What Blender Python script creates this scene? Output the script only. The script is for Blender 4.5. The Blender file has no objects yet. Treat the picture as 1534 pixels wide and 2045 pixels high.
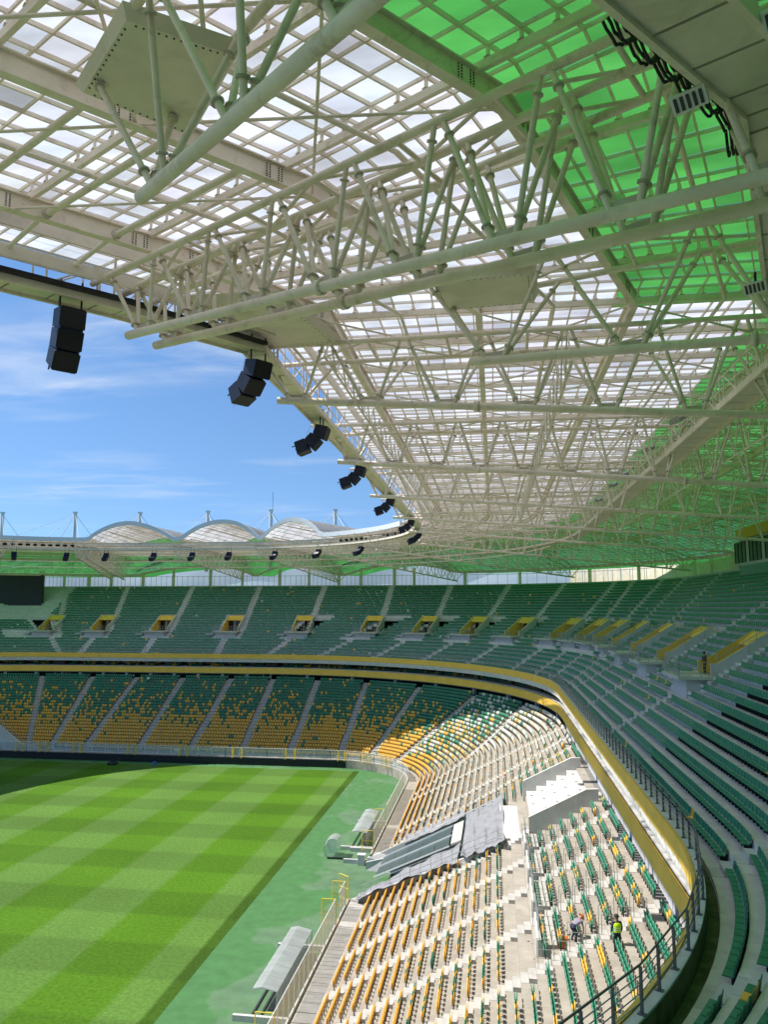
import bpy, math, random
import numpy as np
from mathutils import Vector, Matrix

random.seed(7); rng = np.random.default_rng(7)
scene = bpy.context.scene
COL = scene.collection

# ------------------------------------------------------------------ camera
EYE = 27.4
FPX, PW, PH = 1500.0, 1534.0, 2045.0
PITCH = math.atan((1211.5 - PH / 2) / FPX)
YAW = math.atan(220.0 / (FPX / math.cos(PITCH)))
cF = np.array([-math.sin(YAW) * math.cos(PITCH), math.cos(YAW) * math.cos(PITCH), math.sin(PITCH)])
cR = np.array([math.cos(YAW), math.sin(YAW), 0.0])
cU = np.cross(cR, cF)
cam_data = bpy.data.cameras.new('camera')
cam_data.sensor_fit = 'VERTICAL'; cam_data.sensor_height = 24.0
cam_data.lens = 24.0 * FPX / PH
cam_data.clip_start = 0.1; cam_data.clip_end = 30000
cam = bpy.data.objects.new('camera', cam_data)
m = Matrix.Identity(4)
for i in range(3):
    m[i][0] = cR[i]; m[i][1] = cU[i]; m[i][2] = -cF[i]
m[2][3] = EYE
cam.matrix_world = m
COL.objects.link(cam); scene.camera = cam

def proj(p):
    """pixel of a point (used only to rank what shows largest)"""
    q = np.asarray(p, float) - np.array([0, 0, EYE])
    w = q @ cF
    return np.stack([PW / 2 + FPX * (q @ cR) / w, PH / 2 - FPX * (q @ cU) / w, w], -1)

# ------------------------------------------------------------------ sky, sun, exposure
SUN_TO = np.array([-0.748, 0.035, 1.0]); SUN_TO = SUN_TO / np.linalg.norm(SUN_TO)
world = bpy.data.worlds.new('World'); scene.world = world; world.use_nodes = True
nt = world.node_tree; nt.nodes.clear()
def N(t, typ, **kw):
    n = t.nodes.new(typ)
    for k, v in kw.items(): setattr(n, k, v)
    return n
out = N(nt, 'ShaderNodeOutputWorld'); bg = N(nt, 'ShaderNodeBackground')
sky = N(nt, 'ShaderNodeTexSky'); sky.sky_type = 'NISHITA'; sky.sun_disc = False
sky.sun_elevation = math.asin(SUN_TO[2]); sky.sun_rotation = math.atan2(SUN_TO[0], SUN_TO[1])
sky.air_density = 1.0; sky.dust_density = 0.0; sky.ozone_density = 3.5; sky.altitude = 200
bg.inputs['Strength'].default_value = 0.09
# thin streaks of cirrus all over the dome
tc = N(nt, 'ShaderNodeTexCoord'); sep = N(nt, 'ShaderNodeSeparateXYZ')
nt.links.new(tc.outputs['Generated'], sep.inputs[0])
zc = N(nt, 'ShaderNodeMath', operation='MAXIMUM'); nt.links.new(sep.outputs['Z'], zc.inputs[0]); zc.inputs[1].default_value = 0.05
dx = N(nt, 'ShaderNodeMath', operation='DIVIDE'); nt.links.new(sep.outputs['X'], dx.inputs[0]); nt.links.new(zc.outputs[0], dx.inputs[1])
dy = N(nt, 'ShaderNodeMath', operation='DIVIDE'); nt.links.new(sep.outputs['Y'], dy.inputs[0]); nt.links.new(zc.outputs[0], dy.inputs[1])
cmb = N(nt, 'ShaderNodeCombineXYZ'); nt.links.new(dx.outputs[0], cmb.inputs[0]); nt.links.new(dy.outputs[0], cmb.inputs[1])
mp = N(nt, 'ShaderNodeMapping'); nt.links.new(cmb.outputs[0], mp.inputs[0])
mp.inputs['Rotation'].default_value = (0, 0, math.radians(12)); mp.inputs['Scale'].default_value = (0.42, 0.85, 1); mp.inputs['Location'].default_value = (7.35, 0.2, 0)
n1 = N(nt, 'ShaderNodeTexNoise'); n1.inputs['Scale'].default_value = 1.1; n1.inputs['Detail'].default_value = 3; nt.links.new(mp.outputs[0], n1.inputs['Vector'])
n2 = N(nt, 'ShaderNodeTexNoise'); n2.inputs['Scale'].default_value = 3.2; n2.inputs['Detail'].default_value = 9; n2.inputs['Roughness'].default_value = 0.62; n2.inputs['Distortion'].default_value = 0.5
nt.links.new(mp.outputs[0], n2.inputs['Vector'])
r1 = N(nt, 'ShaderNodeMapRange'); r1.inputs[1].default_value = 0.50; r1.inputs[2].default_value = 0.72; nt.links.new(n1.outputs[0], r1.inputs[0])
r2 = N(nt, 'ShaderNodeMapRange'); r2.inputs[1].default_value = 0.38; r2.inputs[2].default_value = 0.72; nt.links.new(n2.outputs[0], r2.inputs[0])
mu = N(nt, 'ShaderNodeMath', operation='MULTIPLY'); nt.links.new(r1.outputs[0], mu.inputs[0]); nt.links.new(r2.outputs[0], mu.inputs[1])
cl = N(nt, 'ShaderNodeMath', operation='MULTIPLY'); nt.links.new(mu.outputs[0], cl.inputs[0]); cl.inputs[1].default_value = 0.8
mx = N(nt, 'ShaderNodeMix', data_type='RGBA')
hs = N(nt, 'ShaderNodeHueSaturation'); hs.inputs['Saturation'].default_value = 1.10; hs.inputs['Value'].default_value = 1.0; hs.inputs['Hue'].default_value = 0.499
nt.links.new(sky.outputs[0], hs.inputs['Color'])
lift = N(nt, 'ShaderNodeVectorMath', operation='ADD'); lift.inputs[1].default_value = (0, 0, 0.13); nt.links.new(tc.outputs['Generated'], lift.inputs[0])
nrm = N(nt, 'ShaderNodeVectorMath', operation='NORMALIZE'); nt.links.new(lift.outputs[0], nrm.inputs[0]); nt.links.new(nrm.outputs[0], sky.inputs['Vector'])
lowf = N(nt, 'ShaderNodeMapRange'); lowf.inputs[1].default_value = 0.06; lowf.inputs[2].default_value = 0.24; nt.links.new(sep.outputs['Z'], lowf.inputs[0])
clz = N(nt, 'ShaderNodeMath', operation='MULTIPLY'); nt.links.new(lowf.outputs[0], clz.inputs[1])
nt.links.new(cl.outputs[0], clz.inputs[0]); nt.links.new(clz.outputs[0], mx.inputs[0]); nt.links.new(hs.outputs[0], mx.inputs[6]); mx.inputs[7].default_value = (6.0, 6.2, 6.5, 1)
nt.links.new(mx.outputs[2], bg.inputs['Color']); nt.links.new(bg.outputs[0], out.inputs[0])

sun_data = bpy.data.lights.new('sun', 'SUN'); sun_data.energy = 3.7; sun_data.angle = math.radians(0.53); sun_data.color = (1.0, 0.955, 0.89)
sun = bpy.data.objects.new('sun', sun_data); COL.objects.link(sun)
sun.rotation_euler = Vector(SUN_TO).to_track_quat('Z', 'Y').to_euler(); sun.location = (-80, 60, 90)

scene.view_settings.view_transform = 'Standard'; scene.view_settings.look = 'None'
scene.view_settings.exposure = 0.93; scene.view_settings.gamma = 1.0
scene.render.engine = 'CYCLES'
cy = scene.cycles
cy.use_denoising = True; cy.max_bounces = 8; cy.diffuse_bounces = 5; cy.glossy_bounces = 3; cy.transmission_bounces = 6; cy.transparent_max_bounces = 8
cy.caustics_reflective = False; cy.caustics_refractive = False; cy.sample_clamp_indirect = 6.0

# ------------------------------------------------------------------ materials
MAT = {}
def mat(name, col, rough=0.6, metal=0.0, var=0.0, vscale=1.5, bump=0.0, bscale=30.0, col2=None, streak=False, spec=0.4, stain=None, sscale=0.5, samt=0.5):
    m_ = bpy.data.materials.new(name); m_.use_nodes = True; t = m_.node_tree
    b = t.nodes['Principled BSDF']; b.inputs['Roughness'].default_value = rough; b.inputs['Metallic'].default_value = metal
    b.inputs['Specular IOR Level'].default_value = spec
    b.inputs['Base Color'].default_value = (*col, 1)
    if var > 0 or col2:
        g = N(t, 'ShaderNodeNewGeometry')
        mpn = N(t, 'ShaderNodeMapping'); t.links.new(g.outputs['Position'], mpn.inputs[0])
        if streak: mpn.inputs['Scale'].default_value = (1, 1, 0.12)
        no = N(t, 'ShaderNodeTexNoise'); no.inputs['Scale'].default_value = vscale; no.inputs['Detail'].default_value = 6; no.inputs['Roughness'].default_value = 0.65
        t.links.new(mpn.outputs[0], no.inputs['Vector'])
        rp = N(t, 'ShaderNodeMapRange'); rp.inputs[1].default_value = 0.3; rp.inputs[2].default_value = 0.7
        t.links.new(no.outputs[0], rp.inputs[0])
        mi = N(t, 'ShaderNodeMix', data_type='RGBA')
        c2 = col2 if col2 else tuple(c * (1 - var) for c in col)
        mi.inputs[6].default_value = (*c2, 1); mi.inputs[7].default_value = (*[min(1, c * (1 + var * 0.5)) for c in col], 1)
        t.links.new(rp.outputs[0], mi.inputs[0]); last_ = mi
        if stain:
            n3 = N(t, 'ShaderNodeTexNoise'); n3.inputs['Scale'].default_value = sscale; n3.inputs['Detail'].default_value = 8; n3.inputs['Roughness'].default_value = 0.7; n3.inputs['Distortion'].default_value = 0.6
            t.links.new(mpn.outputs[0], n3.inputs['Vector'])
            r3 = N(t, 'ShaderNodeMapRange'); r3.inputs[1].default_value = 0.54; r3.inputs[2].default_value = 0.72; r3.inputs[4].default_value = samt; t.links.new(n3.outputs[0], r3.inputs[0])
            m3 = N(t, 'ShaderNodeMix', data_type='RGBA'); t.links.new(r3.outputs[0], m3.inputs[0]); t.links.new(mi.outputs[2], m3.inputs[6]); m3.inputs[7].default_value = (*stain, 1); last_ = m3
        t.links.new(last_.outputs[2], b.inputs['Base Color'])
    if bump > 0:
        g2 = N(t, 'ShaderNodeNewGeometry')
        nb = N(t, 'ShaderNodeTexNoise'); nb.inputs['Scale'].default_value = bscale; nb.inputs['Detail'].default_value = 4
        t.links.new(g2.outputs['Position'], nb.inputs['Vector'])
        bp = N(t, 'ShaderNodeBump'); bp.inputs['Strength'].default_value = bump; bp.inputs['Distance'].default_value = 0.02
        t.links.new(nb.outputs[0], bp.inputs['Height']); t.links.new(bp.outputs[0], b.inputs['Normal'])
    MAT[name] = m_
    return m_
mat('concrete', (0.37, 0.330, 0.275), 0.85, var=0.22, vscale=0.9, bump=0.15, stain=(0.20, 0.17, 0.13), sscale=0.7, samt=0.6)
mat('concrete_grey', (0.70, 0.685, 0.65), 0.85, var=0.2, vscale=0.9, bump=0.12, stain=(0.30, 0.28, 0.25), sscale=0.9, samt=0.6)  # greyer upper-tier concrete, also painted lighter to offset the shade under the roof
mat('concrete_step', (0.47, 0.445, 0.405), 0.85, var=0.18, vscale=1.3, bump=0.1, stain=(0.28, 0.25, 0.21), sscale=1.1, samt=0.5)
mat('concrete_white', (0.57, 0.555, 0.525), 0.8, var=0.12, vscale=0.8, stain=(0.36, 0.34, 0.30), sscale=0.9, samt=0.5)
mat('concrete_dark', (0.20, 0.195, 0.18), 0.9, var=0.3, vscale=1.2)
mat('concrete_moss', (0.16, 0.17, 0.09), 0.9, col2=(0.05, 0.055, 0.02), vscale=1.6)
mat('plaster', (0.56, 0.565, 0.60), 0.8, var=0.10)
mat('green_seat', (0.036, 0.235, 0.135), 0.36, spec=0.45, var=0.25, vscale=2.2)
mat('yellow_seat', (0.86, 0.47, 0.06), 0.35, var=0.15, vscale=2.2)
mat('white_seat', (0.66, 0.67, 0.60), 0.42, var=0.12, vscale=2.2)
mat('black_plastic', (0.012, 0.012, 0.016), 0.5)
mat('navy_box', (0.010, 0.013, 0.035), 0.42, var=0.3)
mat('yellow_panel', (0.90, 0.57, 0.10), 0.62, spec=0.2, var=0.10, vscale=0.4, stain=(0.62, 0.40, 0.09), sscale=0.6, samt=0.45)
mat('yellow_paint', (0.75, 0.55, 0.03), 0.5)
mat('steel', (0.86, 0.775, 0.66), 0.5, var=0.14, vscale=0.9, col2=(0.72, 0.625, 0.50), stain=(0.34, 0.25, 0.16), sscale=1.3, samt=0.6)
mat('steel_dirty', (0.62, 0.59, 0.50), 0.6, col2=(0.45, 0.39, 0.31), vscale=1.4)
mat('steel_white', (0.74, 0.77, 0.80), 0.45, var=0.06)
mat('soffit', (0.78, 0.71, 0.59), 0.6, var=0.14, vscale=0.7, stain=(0.42, 0.34, 0.24), sscale=0.8, samt=0.5)
mat('lamp_grey', (0.33, 0.32, 0.30), 0.5)
mat('galv', (0.42, 0.43, 0.44), 0.42, metal=0.6, var=0.15, vscale=3)
mat('rail_grey', (0.16, 0.165, 0.165), 0.45, metal=0.5)
mat('dark_metal', (0.055, 0.057, 0.06), 0.5, metal=0.3)
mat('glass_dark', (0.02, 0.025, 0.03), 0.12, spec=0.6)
mat('board_black', (0.006, 0.007, 0.010), 0.45)
mat('screen', (0.010, 0.016, 0.028), 0.35)
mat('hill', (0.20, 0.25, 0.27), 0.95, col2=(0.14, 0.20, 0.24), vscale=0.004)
mat('tarp', (0.27, 0.27, 0.285), 0.6, var=0.3, vscale=1.6, bump=0.7, bscale=2.2)
mat('skin', (0.35, 0.20, 0.13), 0.6)
mat('hi_vis', (0.55, 0.80, 0.02), 0.6); mat('orange', (0.85, 0.22, 0.02), 0.6)
mat('navy_cloth', (0.02, 0.025, 0.05), 0.8); mat('brown_cloth', (0.09, 0.045, 0.03), 0.8); mat('grey_cloth', (0.25, 0.22, 0.30), 0.8)
mat('hair', (0.015, 0.012, 0.01), 0.7); mat('blue_plastic', (0.03, 0.15, 0.6), 0.5); mat('hi_white', (0.8, 0.8, 0.78), 0.5)
mat('turf', (0.055, 0.235, 0.06), 0.9, col2=(0.075, 0.265, 0.085), vscale=0.25, bump=0.2)

def translucent(name, col, tr=0.0, tinted=True):
    m_ = bpy.data.materials.new(name); m_.use_nodes = True; t = m_.node_tree; t.nodes.clear()
    o_ = N(t, 'ShaderNodeOutputMaterial'); tl = N(t, 'ShaderNodeBsdfTranslucent'); df = N(t, 'ShaderNodeBsdfDiffuse')
    at = N(t, 'ShaderNodeAttribute'); at.attribute_name = 'tint'
    g = N(t, 'ShaderNodeNewGeometry')
    mpn = N(t, 'ShaderNodeMapping'); mpn.inputs['Scale'].default_value = (0.35, 0.9, 1); t.links.new(g.outputs['Position'], mpn.inputs[0])
    no = N(t, 'ShaderNodeTexNoise'); no.inputs['Scale'].default_value = 0.8; no.inputs['Detail'].default_value = 5; t.links.new(mpn.outputs[0], no.inputs['Vector'])
    rp = N(t, 'ShaderNodeMapRange'); rp.inputs[1].default_value = 0.35; rp.inputs[2].default_value = 0.65; rp.inputs[3].default_value = 0.66; rp.inputs[4].default_value = 1.10
    t.links.new(no.outputs[0], rp.inputs[0])
    mu_ = N(t, 'ShaderNodeMix', data_type='RGBA', blend_type='MULTIPLY'); mu_.inputs[0].default_value = 1
    mu_.inputs[6].default_value = (*col, 1); t.links.new(at.outputs['Color'], mu_.inputs[7])
    mu2 = N(t, 'ShaderNodeMix', data_type='RGBA', blend_type='MULTIPLY'); mu2.inputs[0].default_value = 1
    t.links.new(mu_.outputs[2], mu2.inputs[6]); t.links.new(rp.outputs[0], mu2.inputs[7])
    if not tinted: mu_.inputs[0].default_value = 0
    t.links.new(mu2.outputs[2], tl.inputs[0]); df.inputs[0].default_value = (*[min(.85, c * 1.1) for c in col], 1)
    mx_ = N(t, 'ShaderNodeMixShader'); mx_.inputs[0].default_value = 0.27
    t.links.new(tl.outputs[0], mx_.inputs[1]); t.links.new(df.outputs[0], mx_.inputs[2])
    last = mx_
    if tr > 0:
        ts = N(t, 'ShaderNodeBsdfTransparent'); ts.inputs[0].default_value = (*[0.5 + 0.5 * c for c in col], 1)
        m3 = N(t, 'ShaderNodeMixShader'); m3.inputs[0].default_value = tr
        t.links.new(mx_.outputs[0], m3.inputs[1]); t.links.new(ts.outputs[0], m3.inputs[2]); last = m3
    t.links.new(last.outputs[0], o_.inputs[0]); MAT[name] = m_
translucent('panel_white', (0.66, 0.675, 0.72))
translucent('panel_green', (0.075, 0.345, 0.07))
translucent('panel_green_dim', (0.045, 0.235, 0.05))  # same green sheet darkened for its weaker backlight, shade put into the colour
translucent('dugout_sheet', (0.80, 0.82, 0.83), 0.2, False)
def glassy(name, col, f):
    m_ = bpy.data.materials.new(name); m_.use_nodes = True; t = m_.node_tree; t.nodes.clear()
    o_ = N(t, 'ShaderNodeOutputMaterial'); ts = N(t, 'ShaderNodeBsdfTransparent'); pb = N(t, 'ShaderNodeBsdfPrincipled')
    pb.inputs['Base Color'].default_value = (*col, 1); pb.inputs['Roughness'].default_value = 0.25
    mx_ = N(t, 'ShaderNodeMixShader'); mx_.inputs[0].default_value = f
    t.links.new(ts.outputs[0], mx_.inputs[1]); t.links.new(pb.outputs[0], mx_.inputs[2]); t.links.new(mx_.outputs[0], o_.inputs[0]); MAT[name] = m_
glassy('fence_sheet', (0.70, 0.69, 0.60), 0.30); glassy('clear_sheet', (0.55, 0.6, 0.62), 0.35); glassy('tunnel_glass', (0.08, 0.11, 0.115), 0.85)

# ------------------------------------------------------------------ mesh tools
class MB:
    def __init__(s): s.V = []; s.F = []; s.M = []; s.n = 0
    def add(s, v, f, m_=0):
        v = np.asarray(v, float); s.V.append(v)
        s.F += [tuple(i + s.n for i in q) for q in f]; s.M += [m_] * len(f); s.n += len(v)
    def box(s, c, sz, ax=(1, 0, 0), ay=(0, 1, 0), az=(0, 0, 1), m_=0):
        c = np.asarray(c, float); ax, ay, az = (np.asarray(a, float) for a in (ax, ay, az))
        v = [c + ax * sx * sz[0] / 2 + ay * sy * sz[1] / 2 + az * k * sz[2] / 2 for k in (-1, 1) for sy in (-1, 1) for sx in (-1, 1)]
        s.add(v, [(0, 2, 3, 1), (4, 5, 7, 6), (0, 1, 5, 4), (1, 3, 7, 5), (3, 2, 6, 7), (2, 0, 4, 6)], m_)
    def lo(s, x0, x1, y0, y1, z0, z1, m_=0): s.box(((x0 + x1) / 2, (y0 + y1) / 2, (z0 + z1) / 2), (x1 - x0, y1 - y0, z1 - z0), m_=m_)
    def bar(s, p, q, w, h, m_=0):
        p = np.asarray(p, float); q = np.asarray(q, float); d = q - p; L = np.linalg.norm(d)
        if L < 1e-6: return
        d = d / L; up = np.array([0, 0, 1.0]) if abs(d[2]) < 0.95 else np.array([1.0, 0, 0])
        sd = np.cross(d, up); sd /= np.linalg.norm(sd); u2 = np.cross(sd, d)
        s.box((p + q) / 2, (L, w, h), d, sd, u2, m_)
    def tube(s, p, q, r, n=8, m_=0, r2=None):
        p = np.asarray(p, float); q = np.asarray(q, float); d = q - p; L = np.linalg.norm(d)
        if L < 1e-6: return
        d = d / L; up = np.array([0, 0, 1.0]) if abs(d[2]) < 0.95 else np.array([1.0, 0, 0])
        a = np.cross(d, up); a /= np.linalg.norm(a); b = np.cross(d, a); r2 = r if r2 is None else r2
        t = np.arange(n) * 2 * math.pi / n
        ring = np.outer(np.cos(t), a) + np.outer(np.sin(t), b)
        v = np.vstack([p + ring * r, q + ring * r2])
        f = [(i, (i + 1) % n, n + (i + 1) % n, n + i) for i in range(n)] + [tuple(range(n))[::-1], tuple(range(n, 2 * n))]
        s.add(v, f, m_)
    def pipe(s, pts, r, n=6, m_=0):
        for a, b in zip(pts[:-1], pts[1:]): s.tube(a, b, r, n, m_)
    def quad(s, a, b, c, d, m_=0): s.add([a, b, c, d], [(0, 1, 2, 3)], m_)
    def prism(s, poly, z0, z1, m_=0):
        n = len(poly); v = [(x, y, z0) for x, y in poly] + [(x, y, z1) for x, y in poly]
        s.add(v, [tuple(range(n))[::-1], tuple(range(n, 2 * n))] + [(i, (i + 1) % n, n + (i + 1) % n, n + i) for i in range(n)], m_)
    def grid(s, G, m_=0, close=False):
        """G: (a,b,3) array of points"""
        a, b = G.shape[:2]; f = []
        for i in range(a - 1):
            for j in range(b if close else b - 1):
                j2 = (j + 1) % b
                f.append((i * b + j, i * b + j2, (i + 1) * b + j2, (i + 1) * b + j))
        s.add(G.reshape(-1, 3), f, m_)
    def sweep(s, secs, m_=0):
        """secs: (stations, profile points, 3) closed profile, capped"""
        secs = np.asarray(secs, float); a, b = secs.shape[:2]
        s.grid(secs, m_, True)
        s.add(secs[0], [tuple(range(b))], m_); s.add(secs[-1], [tuple(range(b))[::-1]], m_)
    def mesh(s, name, mats, smooth=False):
        me = bpy.data.meshes.new(name); V = np.vstack(s.V)
        me.from_pydata(V.tolist(), [], s.F)
        for x in mats: me.materials.append(MAT[x])
        if len(mats) > 1: me.polygons.foreach_set('material_index', s.M)
        if smooth: me.polygons.foreach_set('use_smooth', [True] * len(me.polygons))
        me.update(); return me
    def build(s, name, mats, parent=None, smooth=False, stuff=False):
        if isinstance(mats, str): mats = [mats]
        return link(name, s.mesh(name, mats, smooth), parent, stuff=stuff)

def link(name, me, parent=None, M_=None, stuff=False):
    o = bpy.data.objects.new(name, me); COL.objects.link(o)
    if parent is not None:
        o.parent = parent; T = Matrix.Translation(-OFF(parent))
        o.matrix_basis = T @ M_ if M_ is not None else T
    elif M_ is not None: o.matrix_basis = M_
    if stuff: o['kind'] = 'stuff'
    return o
def OFF(o):
    v = Vector((0, 0, 0)) + o.location
    p = o.parent
    while p is not None: v = v + p.location; p = p.parent
    return v
def tag(o, label=None, cat=None, group=None, kind=None):
    if label: o['label'] = label
    if cat: o['category'] = cat
    if group: o['group'] = group
    if kind: o['kind'] = kind
    return o
def thing(name, loc, label, cat, group=None):
    o = bpy.data.objects.new(name, None); o.location = loc; o.empty_display_size = 0.5; COL.objects.link(o)
    return tag(o, label, cat, group)
def ucyl(n):
    b = MB(); b.tube((0, 0, 0), (0, 0, 1), 1, n); return b
_CY = {}
def rod(name, p, q, r, mt, parent, n=10):
    """tube as an object: shared unit cylinder"""
    k = (mt, n)
    if k not in _CY:
        me = ucyl(n).mesh('tube', [mt])
        fl = [len(p_.vertices) == 4 for p_ in me.polygons]; me.polygons.foreach_set('use_smooth', fl)
        _CY[k] = me
    p = Vector(p); q = Vector(q); d = q - p
    M_ = Matrix.Translation(p) @ d.to_track_quat('Z', 'Y').to_matrix().to_4x4() @ Matrix.Diagonal((r, r, d.length, 1))
    return link(name, _CY[k], parent, M_)
_BX = {}
def beam(name, p, q, w, h, mt, parent):
    if mt not in _BX:
        b = MB(); b.box((0, 0, 0.5), (1, 1, 1)); _BX[mt] = b.mesh('beam', [mt])
    p = Vector(p); q = Vector(q); d = q - p
    z = d.normalized(); up = Vector((0, 0, 1)) if abs(z.z) < 0.95 else Vector((1, 0, 0))
    x = z.cross(up).normalized(); y = z.cross(x)
    R_ = Matrix((( x.x, y.x, z.x, 0), (x.y, y.y, z.y, 0), (x.z, y.z, z.z, 0), (0, 0, 0, 1)))
    return link(name, _BX[mt], parent, Matrix.Translation(p) @ R_ @ Matrix.Diagonal((w, h, d.length, 1)))

# ------------------------------------------------------------------ plan of the bowl
def rf(o): return 18 + 1.9 * o if o <= 19.5 else 55.05 - 0.2 * (o - 19.5)
NCX, NCY, NR0 = -22.1, 36.1, 10.3
NEAR_A0 = math.radians(-86)
def bowl(o, t):
    """plan point and outward normal at offset o behind the first lower row, station t in [0,8]"""
    r = rf(o); xc = -11.8 + o - r; yc = 132.5 + o - r; xl = -128 - o + r
    if t <= 1:
        a = NEAR_A0 * (1 - t); return (NCX + (NR0 + o) * math.cos(a), NCY + (NR0 + o) * math.sin(a), math.cos(a), math.sin(a))
    if t <= 2: return (-11.8 + o, NCY + (t - 1) * (97 - NCY), 1, 0)
    if t <= 3: return (-11.8 + o, 97 + (t - 2) * (yc - 97), 1, 0)
    if t <= 4:
        a = (t - 3) * math.pi / 2; return (xc + r * math.cos(a), yc + r * math.sin(a), math.cos(a), math.sin(a))
    if t <= 5: return (xc + (t - 4) * (-47.3 - xc), 132.5 + o, 0, 1)
    if t <= 6: return (-47.3 - (t - 5) * 45.2, 132.5 + o, 0, 1)
    if t <= 7: return (-92.5 + (t - 6) * (xl + 92.5), 132.5 + o, 0, 1)
    a = math.pi / 2 + (t - 7) * math.radians(60)
    return (xl + r * math.cos(a), yc + r * math.sin(a), math.cos(a), math.sin(a))
def ty(y): return 1 + (y - NCY) / (97 - NCY)
def txx(x): return 5 + (-47.3 - x) / 45.2
TS = sorted(set([round(v, 5) for v in np.concatenate([np.linspace(0, 1, 40), np.linspace(1, 2, 20), np.linspace(2, 3, 6), np.linspace(3, 4, 44), np.linspace(4, 5, 6), np.linspace(5, 6, 6), np.linspace(6, 7, 6), np.linspace(7, 8, 30)])]))
def t_at_u(u, o, z, lo=0.7, hi=7.9):
    """station whose point at (o,z) sits on the given bearing (used to place the repeated stairs and exits)"""
    ts = np.linspace(lo, hi, 1500); P = np.array([[*bowl(o, t)[:2], z] for t in ts]); uu = proj(P)[:, 0]
    k = np.argsort(uu); return float(np.interp(u, uu[k], ts[k]))
def subTS(a, b): return [a] + [t for t in TS if a + 1e-4 < t < b - 1e-4] + [b]
def ring(mb, o_z, ta=0.0, tb=8.0, m_=0, closed=True):
    """sweep a profile [(o,z),..] along the bowl"""
    st = subTS(ta, tb)
    secs = [[(*bowl(o, t)[:2], z) for o, z in o_z] for t in st]
    if closed: mb.sweep(secs, m_)
    else: mb.grid(np.array(secs), m_)
# ------------------------------------------------------------------ ground and pitch
def grass_mat():
    m_ = bpy.data.materials.new('pitch_grass'); m_.use_nodes = True; t = m_.node_tree; b = t.nodes['Principled BSDF']
    b.inputs['Roughness'].default_value = 0.9; b.inputs['Specular IOR Level'].default_value = 0.15
    g = N(t, 'ShaderNodeNewGeometry'); sp = N(t, 'ShaderNodeSeparateXYZ'); t.links.new(g.outputs['Position'], sp.inputs[0])
    wob = N(t, 'ShaderNodeTexNoise'); wob.inputs['Scale'].default_value = 0.35; wob.inputs['Detail'].default_value = 5; t.links.new(g.outputs['Position'], wob.inputs['Vector'])
    def par(outp, off, per):
        w = N(t, 'ShaderNodeMath', operation='MULTIPLY_ADD'); t.links.new(wob.outputs[0], w.inputs[0]); w.inputs[1].default_value = 0.35; t.links.new(outp, w.inputs[2])
        a = N(t, 'ShaderNodeMath', operation='ADD'); t.links.new(w.outputs[0], a.inputs[0]); a.inputs[1].default_value = off
        d = N(t, 'ShaderNodeMath', operation='PINGPONG'); t.links.new(a.outputs[0], d.inputs[0]); d.inputs[1].default_value = per
        r = N(t, 'ShaderNodeMapRange'); r.inputs[1].default_value = per / 2 - 0.3; r.inputs[2].default_value = per / 2 + 0.3
        t.links.new(d.outputs[0], r.inputs[0]); return r.outputs[0]
    cx_ = par(sp.outputs['X'], 22.85 - 0.17 - 3.05 + 600, 6.08); cyy = par(sp.outputs['Y'], -128.5 - 0.17 + 2.77 + 554, 5.54)
    # edge strip beside the right touch line is cut darker
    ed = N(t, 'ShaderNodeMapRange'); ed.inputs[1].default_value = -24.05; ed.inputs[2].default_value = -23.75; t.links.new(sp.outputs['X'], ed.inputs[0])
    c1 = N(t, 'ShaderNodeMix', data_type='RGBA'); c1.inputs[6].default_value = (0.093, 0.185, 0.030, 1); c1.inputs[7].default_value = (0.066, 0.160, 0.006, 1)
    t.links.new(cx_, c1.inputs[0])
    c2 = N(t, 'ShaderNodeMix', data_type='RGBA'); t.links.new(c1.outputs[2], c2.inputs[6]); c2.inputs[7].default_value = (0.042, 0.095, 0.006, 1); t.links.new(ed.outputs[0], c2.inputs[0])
    v = N(t, 'ShaderNodeMapRange'); v.inputs[3].default_value = 0.84; v.inputs[4].default_value = 1.04; t.links.new(cyy, v.inputs[0])
    fine = N(t, 'ShaderNodeTexNoise'); fine.inputs['Scale'].default_value = 3.2; fine.inputs['Detail'].default_value = 9; fine.inputs['Roughness'].default_value = 0.75
    t.links.new(g.outputs['Position'], fine.inputs['Vector'])
    fr = N(t, 'ShaderNodeMapRange'); fr.inputs[1].default_value = 0.3; fr.inputs[2].default_value = 0.7; fr.inputs[3].default_value = 0.62; fr.inputs[4].default_value = 1.38; t.links.new(fine.outputs[0], fr.inputs[0])
    big = N(t, 'ShaderNodeTexNoise'); big.inputs['Scale'].default_value = 0.08; big.inputs['Detail'].default_value = 3; t.links.new(g.outputs['Position'], big.inputs['Vector'])
    br = N(t, 'ShaderNodeMapRange'); br.inputs[1].default_value = 0.3; br.inputs[2].default_value = 0.7; br.inputs[3].default_value = 0.88; br.inputs[4].default_value = 1.1; t.links.new(big.outputs[0], br.inputs[0])
    m1 = N(t, 'ShaderNodeMath', operation='MULTIPLY'); t.links.new(v.outputs[0], m1.inputs[0]); t.links.new(fr.outputs[0], m1.inputs[1])
    m2 = N(t, 'ShaderNodeMath', operation='MULTIPLY'); t.links.new(m1.outputs[0], m2.inputs[0]); t.links.new(br.outputs[0], m2.inputs[1])
    mm = N(t, 'ShaderNodeMix', data_type='RGBA', blend_type='MULTIPLY'); mm.inputs[0].default_value = 1
    t.links.new(c2.outputs[2], mm.inputs[6]); t.links.new(m2.outputs[0], mm.inputs[7]); t.links.new(mm.outputs[2], b.inputs['Base Color'])
    bp = N(t, 'ShaderNodeBump'); bp.inputs['Strength'].default_value = 0.4; bp.inputs['Distance'].default_value = 0.03; t.links.new(fine.outputs[0], bp.inputs['Height']); t.links.new(bp.outputs[0], b.inputs['Normal'])
    MAT['pitch_grass'] = m_
grass_mat()
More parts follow.
